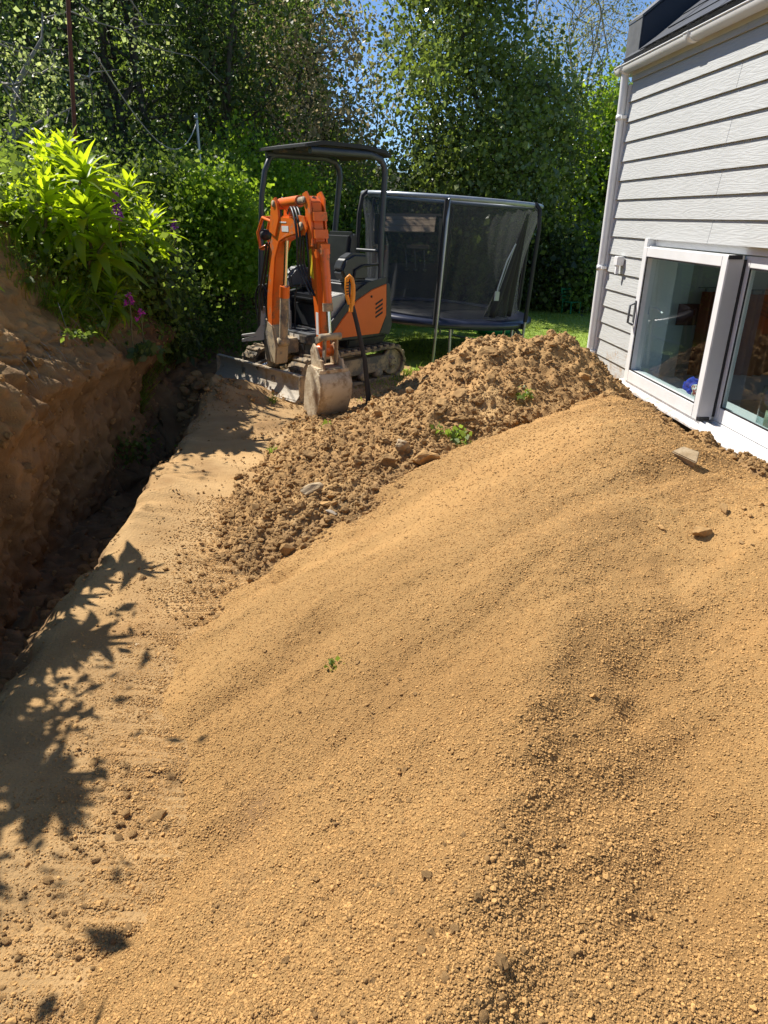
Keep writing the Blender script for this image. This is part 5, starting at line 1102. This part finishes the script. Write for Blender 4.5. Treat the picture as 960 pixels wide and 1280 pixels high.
# --- grass, weeds and hanging roots on the bank: uncountable
def blades(x, y, z, h, m, name, lean=.5, wd=.004, droop=.5, colvar=.25, tint=None, bias=(0, 0)):
    n = len(x); az = rng.uniform(0, 6.28, n); l = np.abs(rng.normal(0, lean, n))
    d = np.stack([np.cos(az)*l+bias[0], np.sin(az)*l+bias[1], np.ones(n)], 1); d = unit(d); s = unit(np.cross(d, np.stack([np.cos(az+1.3), np.sin(az+1.3), 0*az], 1)))
    P0 = np.stack([x, y, z], 1); H = h[:, None]; w = (wd*(.7+.6*rng.random(n)))[:, None]
    P1 = P0+d*H*.55; out = d*np.array([1, 1, .0]); P2 = P0+d*H*.75+out*H*.25-np.array([0, 0, 1])*H*droop*.45*(np.linalg.norm(out, axis=1, keepdims=True))
    V = np.stack([P0-s*w, P0+s*w, P1+s*w*.8, P1-s*w*.8, P2+s*w*.12, P2-s*w*.12], 1).reshape(-1, 3)
    b = np.arange(n)[:, None]*6; F = np.concatenate([b+np.array([[0, 1, 2, 3]]), b+np.array([[3, 2, 4, 5]])])
    k = 1+colvar*fbm(x*1.3, y*1.3, None, 3, 800)+rng.normal(0, .12, n); c = k[:, None]*np.ones(3)
    if tint is not None: dry = (rng.random(n) < tint)[:, None]; c = np.where(dry, c*np.array([1.9, 1.15, 1.2]), c)
    return mesh_np(name, V, F, m, col=np.repeat(np.clip(c, .1, 3), 6, 0))
# exact height of the displaced bank by nearest lookup
_bx = Xd[:, :]; 
def bank_z(x, y):
    j = np.clip(np.searchsorted(YR, y), 1, len(YR)-1); out = np.empty(len(x))
    for q in np.unique(j):
        mk = j == q; xr = Xd[q]; o_ = np.argsort(xr); out[mk] = np.interp(x[mk], xr[o_], np.maximum.accumulate(Zd[q][::-1])[::-1][o_] if False else Zd[q][o_])
    return out
n = 46000; y = rng.uniform(1.0, 13.5, n); b = bank_x(y); edge_ = b-.10-.2*sstep(6.8, 5.3, y)
x = edge_-np.abs(rng.normal(0, 1.0, n))*1.1+.06*rng.normal(size=n); z = bank_z(x, y)
dens = fbm(x*2.2, y*2.2, None, 3, 820); k = (dens > -.25+.25*sstep(.3, 0., edge_-x)) & ((y > 5.75+.25*dens) | (x < -3.35) | (y < 3.0)); x, y, z, dens = x[k], y[k], z[k], dens[k]
h = (.10+.12*np.clip(dens+.3, 0, 1))*np.exp(rng.normal(0, .35, len(x)))
tag(blades(x, y, z-.01, h, L_grass, 'bank_grass', tint=.16, wd=.0035), 'rough sunlit grass and weeds covering the top of the bank', 'grass', kind='stuff')
# overhanging grass fringe, falling down the cut face
n = 15000; y = rng.uniform(5.8, 11.5, n); b = bank_x(y); x = b-.06-np.abs(.10*rng.normal(size=n))-.2*sstep(6.6, 5.2, y); z = bank_z(x, y)+.02
dn = fbm(y*1.8, y*0, None, 3, 830); k = rng.random(n) < .25+sstep(-.2, .4, dn)+.5*sstep(7, 8.5, y); x, y, z = x[k], y[k], z[k]
tag(blades(x, y, z, .22*np.exp(rng.normal(0, .4, len(x))), L_grass, 'overhanging_grass', .5, .0035, 1.6, tint=.1, bias=(.6, -.1)), 'long grass hanging over the edge of the cut bank', 'grass', kind='stuff')
# leafy weeds: leaf clumps over the bank edge, denser towards the digger
cl = []; 
for (x0, y0, dz, s, cnt) in [(-2.60, 6.0, .0, .16, 260), (-2.45, 6.15, -.1, .14, 300), (-2.85, 6.0, .1, .18, 420), (-3.15, 6.0, .1, .18, 420), (-3.6, 5.8, .1, .2, 380), (-2.55, 6.7, .1, .3, 900), (-3.3, 6.1, .1, .3, 800), (-2.5, 7.0, -.05, .24, 800), (-2.6, 7.6, -.05, .26, 1200), (-2.6, 8.3, -.05, .28, 1800), (-2.6, 9.0, .0, .34, 2400), (-2.5, 9.8, .1, .45, 2800), (-2.7, 10.6, .2, .5, 2800), (-2.7, 7.2, .2, .3, 1200), (-3.2, 7.4, .1, .35, 1400), (-3.4, 8.6, .1, .4, 1500), (-3.3, 9.8, .2, .45, 1800), (-3.6, 6.9, .0, .3, 900), (-3.8, 7.8, .0, .4, 1200), (-4.3, 9.2, .1, .5, 1500)]:
    c = np.array([x0, y0, ground_z(x0, y0)+.10+dz]); cl.append(c+rng.normal(size=(cnt, 3))*np.array([s, s*1.1, s*.6]))
P = np.concatenate(cl); gz = bank_z(P[:, 0], P[:, 1]); P = P[P[:, 2] > gz-.05-.9*(P[:, 0] > -2.6)]
tag(crown_mesh('bank_weeds', P, L_mid, .046, .34, None, (.25, .2, 0), var=.35), 'tangle of leafy weeds along the top edge of the bank', 'weeds', kind='stuff')
# trailing dark growth down the shaded face by the digger
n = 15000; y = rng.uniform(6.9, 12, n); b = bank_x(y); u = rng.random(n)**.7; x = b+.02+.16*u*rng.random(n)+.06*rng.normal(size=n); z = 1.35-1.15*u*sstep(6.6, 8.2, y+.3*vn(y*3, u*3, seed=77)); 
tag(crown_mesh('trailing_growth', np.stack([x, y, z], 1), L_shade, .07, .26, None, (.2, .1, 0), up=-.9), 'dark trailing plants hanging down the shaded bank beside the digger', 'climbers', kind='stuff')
# lawn grass
n = 98000; r_ = np.exp(rng.uniform(math.log(6.6), math.log(14.5), n)); a = rng.uniform(R(-16), R(30), n); x = r_*np.sin(a); y = r_*np.cos(a)
edge_r = .42+.12*vn(y*2.2, y*0+9, seed=12); k = (x > np.where(y < 9, edge_r, edge_r-2.2*sstep(8.6, 10.2, y))) & (y < 14.4) & (x < 2.1+np.where(y < 7, .0, 9)); x, y = x[k], y[k]
tag(blades(x, y, lawn_z(x, y)-.003, .022*(y/7)**.5*np.exp(rng.normal(0, .35, len(x)))*(1+.8*(fbm(x*2, y*2, None, 2, 850) > .35)), L_grass, 'lawn_grass', .5, .0035, .6, tint=.03), 'short mown grass of the lawn behind the heap', 'grass', kind='stuff')
# rank grass round the tracks and lawn edge
n = 2600; x = rng.normal(.28, .22, n); y = rng.uniform(6.3, 8.4, n); z = np.maximum(lawn_z(x, y), -.02)
tag(blades(x, y, z, .07*np.exp(rng.normal(0, .4, n)), L_grass, 'edge_grass', .6, .004, .7, tint=.1), 'ragged longer grass where the lawn meets the dug soil', 'grass', kind='stuff')
# weed tufts one can point to
def tuft(loc, nb, h, label, m=L_mid, leafy=False, cat='weed'):
    n = nb; x = rng.normal(0, h*.22, n); y = rng.normal(0, h*.22, n)
    if leafy: n = max(nb, 40); x = rng.normal(0, h*.22, n); y = rng.normal(0, h*.22, n); P = np.stack([x*2, y*2, np.abs(rng.normal(0, h*.35, n))], 1); o = crown_mesh('weed', P, m, h*.42, .36, None)
    else: o = blades(x, y, 0*x, h*np.exp(rng.normal(0, .3, n)), m, 'weed_tuft', .6, .0035, .7)
    o.location = loc; tag(o, label, cat, 'weeds growing on the bare soil')
tuft((-1.12, 6.55, .01), 70, .12, 'bright green grass tuft on the bare ground in front of the dozer blade')
tuft((-.88, 5.1, .01), 40, .06, 'tiny sparse green tuft in the middle of the bench')
tuft((-.43, 5.3, .14), 60, .09, 'pale green leaf tuft between bucket and soil heap', leafy=True)
tuft((-.05, 6.1, .10), 80, .10, 'green weed beside the foot of the digging tool', leafy=True)
tuft((.50, 4.36, .37), 60, .10, 'green leafy weed lying on the soil heap near its seam with the gravel', leafy=True)
tuft((1.03, 4.9, .53), 40, .08, 'smaller grey green weed higher on the soil heap', m=L_mid, leafy=True)
tuft((.35, 4.45, .38), 26, .07, 'faint green sprig on the middle of the soil heap', m=L_mid, leafy=True)
tuft((-2.34, 5.25, .86), 60, .09, 'small leafy weed rooted on the ledge of the cut bank', m=L_mid, leafy=True)
tuft((-2.18, 6.2, .55), 120, .16, 'dark green clump hanging on the bank face above the trench', m=L_shade, leafy=True)
tuft((-.17, 2.04, .23), 10, .04, 'single small green sprig on the gravel slope', leafy=True)
# flower spikes
M_pur = mat('purple_petals', (.32, .08, .42), .6); M_mag = mat('magenta_petals', (.50, .04, .35), .6)
def spike(loc, h, label, m_, nf=34):
    r0_ = empty('flower_spike', loc, 0, label, 'flower'); st = MB(); st.tube(crooked((0, 0, -.3), (.02, 0, h), 5, .04), .006, 6); st.build('stem', M_stem, r0_)
    t = rng.random(nf); a = rng.uniform(0, 6.28, nf); rr = .035*(1.2-t); P = np.stack([rr*np.cos(a)+.02*t, rr*np.sin(a), h*.35+t*h*.65], 1)
    V, F = leafquads(np.repeat(P, 4, 0), rng.normal(size=(nf*4, 3)), .028, .010); mesh_np('petals', V, F, m_, r0_)
spike((-2.40, 6.55, 1.55), .34, 'purple flower spike rising in front of the rosette plants', M_pur, 60)
spike((-2.30, 7.9, 1.45), .22, 'small dark purple flower spike further along the bank', M_pur, 20)
spike((-2.24, 6.1, .95), .16, 'magenta flowers hanging from the bank face above the trench', M_mag, 16)
spike((-2.20, 6.25, .82), .12, 'lowest magenta flower on the bank face', M_mag, 10)
# ============================================================ POLES AND WIRE
M_rust = mat('rusty_pole', (.16, .05, .025), .75, col2=(.10, .035, .02), scale=14, bump=.3)
m = MB(); m.tube([(-3.2, 7.6, 1.4), (-2.92, 7.6, 3.9)], .020, 10); o = m.build('rusty_pole', M_rust); tag(o, 'slim rusty brown pole rising behind the tallest rosette plant', 'pole')
pl = empty('metal_post', (-2.72, 11.0, 1.6), 0, 'short grey galvanised post on the bank holding the end of the wire', 'post')
m = MB(); m.tube([(0, 0, 0), (.01, 0, 1.42)], .020, 10); m.build('post', M_galv, pl); m = MB(); m.lathe([(0, -.02), (.03, -.02), (.03, .03), (0, .03)], 10, (0, 0, 1.36)); m.build('cap', M_galv, pl)
A = Vector((-2.90, 7.9, 3.17)); B = Vector((-2.71, 11.0, 2.92)); pts = []
for i in range(25):
    t = i/24; p = A.lerp(B, t); p.z -= .62*4*t*(1-t)*(.6+.5*t); pts.append(p)
m = MB(); m.tube(pts, .007, 6); tag(m.build('sagging_wire', mat('pale_wire', (.45, .45, .43), .5)), 'pale wire sagging from the apple tree down to the metal post', 'wire')

# ============================================================ STONES AND CLODS one can point to
M_stone = mat('pale_tan_stone', (.47, .36, .22), .85, col2=(.34, .24, .13), scale=9, hard=(.45, .6), bump=.5, bscale=30)
M_gst = mat('grey_stone', (.36, .31, .25), .85, col2=(.27, .22, .16), scale=9, bump=.5, bscale=30)
def rock(name, loc, size, m_, seed, label, cat, rot=(0, 0, 0), ang=.9, sub=3, group=None, cuts=11):
    bm = bmesh.new(); bmesh.ops.create_icosphere(bm, subdivisions=sub, radius=1); rr = np.random.default_rng(seed)
    P = np.array([v.co[:] for v in bm.verts]); N = unit(rr.normal(size=(cuts, 3))); dd = rr.uniform(.38, .72, cuts)
    for q in range(cuts):
        e = P@N[q]-dd[q]; P = P-np.where(e > 0, e, 0)[:, None]*N[q]
    P = P*(1+ang*.35*fbm(P[:, 0]*2+seed, P[:, 1]*2, P[:, 2]*2, 4, 900))[:, None]+.02*ang*rr.normal(size=P.shape)
    for v, p_ in zip(bm.verts, P): v.co = Vector(p_*np.array(size))
    me = bpy.data.meshes.new(name); bm.to_mesh(me); bm.free(); me.materials.append(m_)
    o = bpy.data.objects.new(name, me); COL.objects.link(o); o.location = loc; o.rotation_euler = rot; return tag(o, label, cat, group)
def hz(x, y, up=0.): 
    a = np.array([float(x)]); b = np.array([float(y)]); return max(float(heap_gravel(a, b)[0]), float(heap_soil(a, b)[0]), 0)+up
# angular stone: a proper wedge
bm = MB(); bm.add([(-.085, -.02, .0), (.075, -.03, -.06), (.082, -.02, .055), (-.02, -.015, .075), (-.06, .05, -.02), (.06, .06, -.05), (.07, .05, .05), (-.02, .05, .06)], [(0, 1, 2, 3), (7, 6, 5, 4), (0, 4, 5, 1), (1, 5, 6, 2), (2, 6, 7, 3), (3, 7, 4, 0)])
o = bm.build('stone', M_stone, None, bevel=.006); o.scale = (.8, .8, .8); o.location = (1.51, 3.26, hz(1.51, 3.26, .02)); o.rotation_euler = (R(-62), R(8), R(-20)); tag(o, 'pale angular flat stone lying on the gravel below the window', 'stone')
rock('soil_clod', (1.46, 2.69, hz(1.46, 2.69, .012)), (.022, .045, .022), M_clod, 3, 'finger shaped clod lying in the gravel below the angular stone', 'clod', (R(10), 0, 0))
rock('soil_clod', (1.30, 2.52, hz(1.30, 2.52, .012)), (.052, .035, .032), M_clod, 4, 'dark lumpy clod with a shadow, half sunk in the gravel on the right', 'clod')
rock('stone', (-.45, 3.82, hz(-.45, 3.82, .015)), (.10, .055, .045), M_stone, 5, 'tan stone slab jutting from the lower left side of the soil heap', 'stone', (0, R(-15), .5))
rock('stone', (.10, 4.22, hz(.10, 4.22, .02)), (.065, .05, .05), M_stone, 6, 'pale orange stone beside the largest clods in the middle of the soil heap', 'stone')
rock('soil_clod', (.24, 4.05, hz(.24, 4.05, .025)), (.105, .075, .07), M_clod, 7, 'largest brown clod in the middle of the soil heap', 'clod')
rock('soil_clod', (.0, 4.06, hz(.0, 4.06, .02)), (.085, .07, .06), M_clod, 8, 'rounded brown clod just left of the largest one', 'clod')
rock('soil_clod', (.83, 5.52, hz(.83, 5.52, .02)), (.10, .07, .065), M_clod, 9, 'big clod on the left crest of the soil heap', 'clod')
rock('soil_clod', (-.81, 4.86, .025), (.065, .05, .045), M_clod, 10, 'lone clod at the foot of the soil heap on the bench side', 'clod')
rock('stone', (-.30, 3.57, hz(-.30, 3.57, .005)), (.055, .04, .02), M_gst, 11, 'small pale flat stone near the seam of soil and gravel', 'stone')
rock('soil_clod', (.12, 6.55, .05), (.26, .12, .10), M_clod, 12, 'long broken clod of earth beside the digger track', 'clod')
rock('stone', (2.12, 4.35, hz(2.12, 4.35, .02)), (.035, .035, .035), M_gst, 13, 'round brown stone resting against the white window sill', 'stone')
rock('stone', (-1.07, 2.49, .005), (.022, .015, .008), M_stone, 14, 'tiny pale chip of stone on the compacted bench', 'stone', sub=2)
rr = random.Random(5)
places = [((.35, .75), (5.5, 5.9), 'on the skyline left of the crest of the soil heap'), ((1.0, 1.4), (5.6, 5.85), 'on the top of the soil heap'), ((1.55, 1.85), (5.0, 5.5), 'on the soil heap near the house corner'),
    ((.55, .95), (4.9, 5.3), 'in the upper middle of the soil heap'), ((-.1, .3), (5.0, 5.4), 'on the soil heap below the digging tool'), ((-.55, -.25), (4.9, 5.3), 'at the foot of the soil heap towards the bucket'),
    ((-.6, -.2), (4.2, 4.6), 'low on the bench side of the soil heap'), ((-.5, -.1), (3.6, 3.9), 'at the nearest tip of the soil heap'), ((.3, .7), (4.4, 4.7), 'on the soil heap just above the gravel seam')]
for (xa, xb), (ya, yb), where in places:
    for sz, word in ((.028, 'small'), (.043, 'medium sized'), (.062, 'large')):
        x = rr.uniform(xa, xb); y = rr.uniform(ya, yb); s = sz*rr.uniform(.92, 1.08)
        rock('soil_clod', (x, y, hz(x, y, s*.25)), (s*rr.uniform(.9, 1.3), s, s*.75), M_clod, int(rr.random()*9999), word+' brown earth clod '+where, 'clod', (0, 0, rr.uniform(0, 6)), group='clods strewn over the soil heap', sub=3)
for i in range(9):
    x = rr.uniform(.9, 1.9); y = rr.uniform(1.9, 2.9); s = rr.uniform(.012, .024)
    rock('soil_clod', (x, y, hz(x, y, s*.3)), (s*1.2, s, s*.8), M_clod, 200+i, 'small brown lump on the right side of the gravel heap', 'clod', (0, 0, rr.uniform(0, 6)), group='small lumps on the gravel below the window', sub=2)
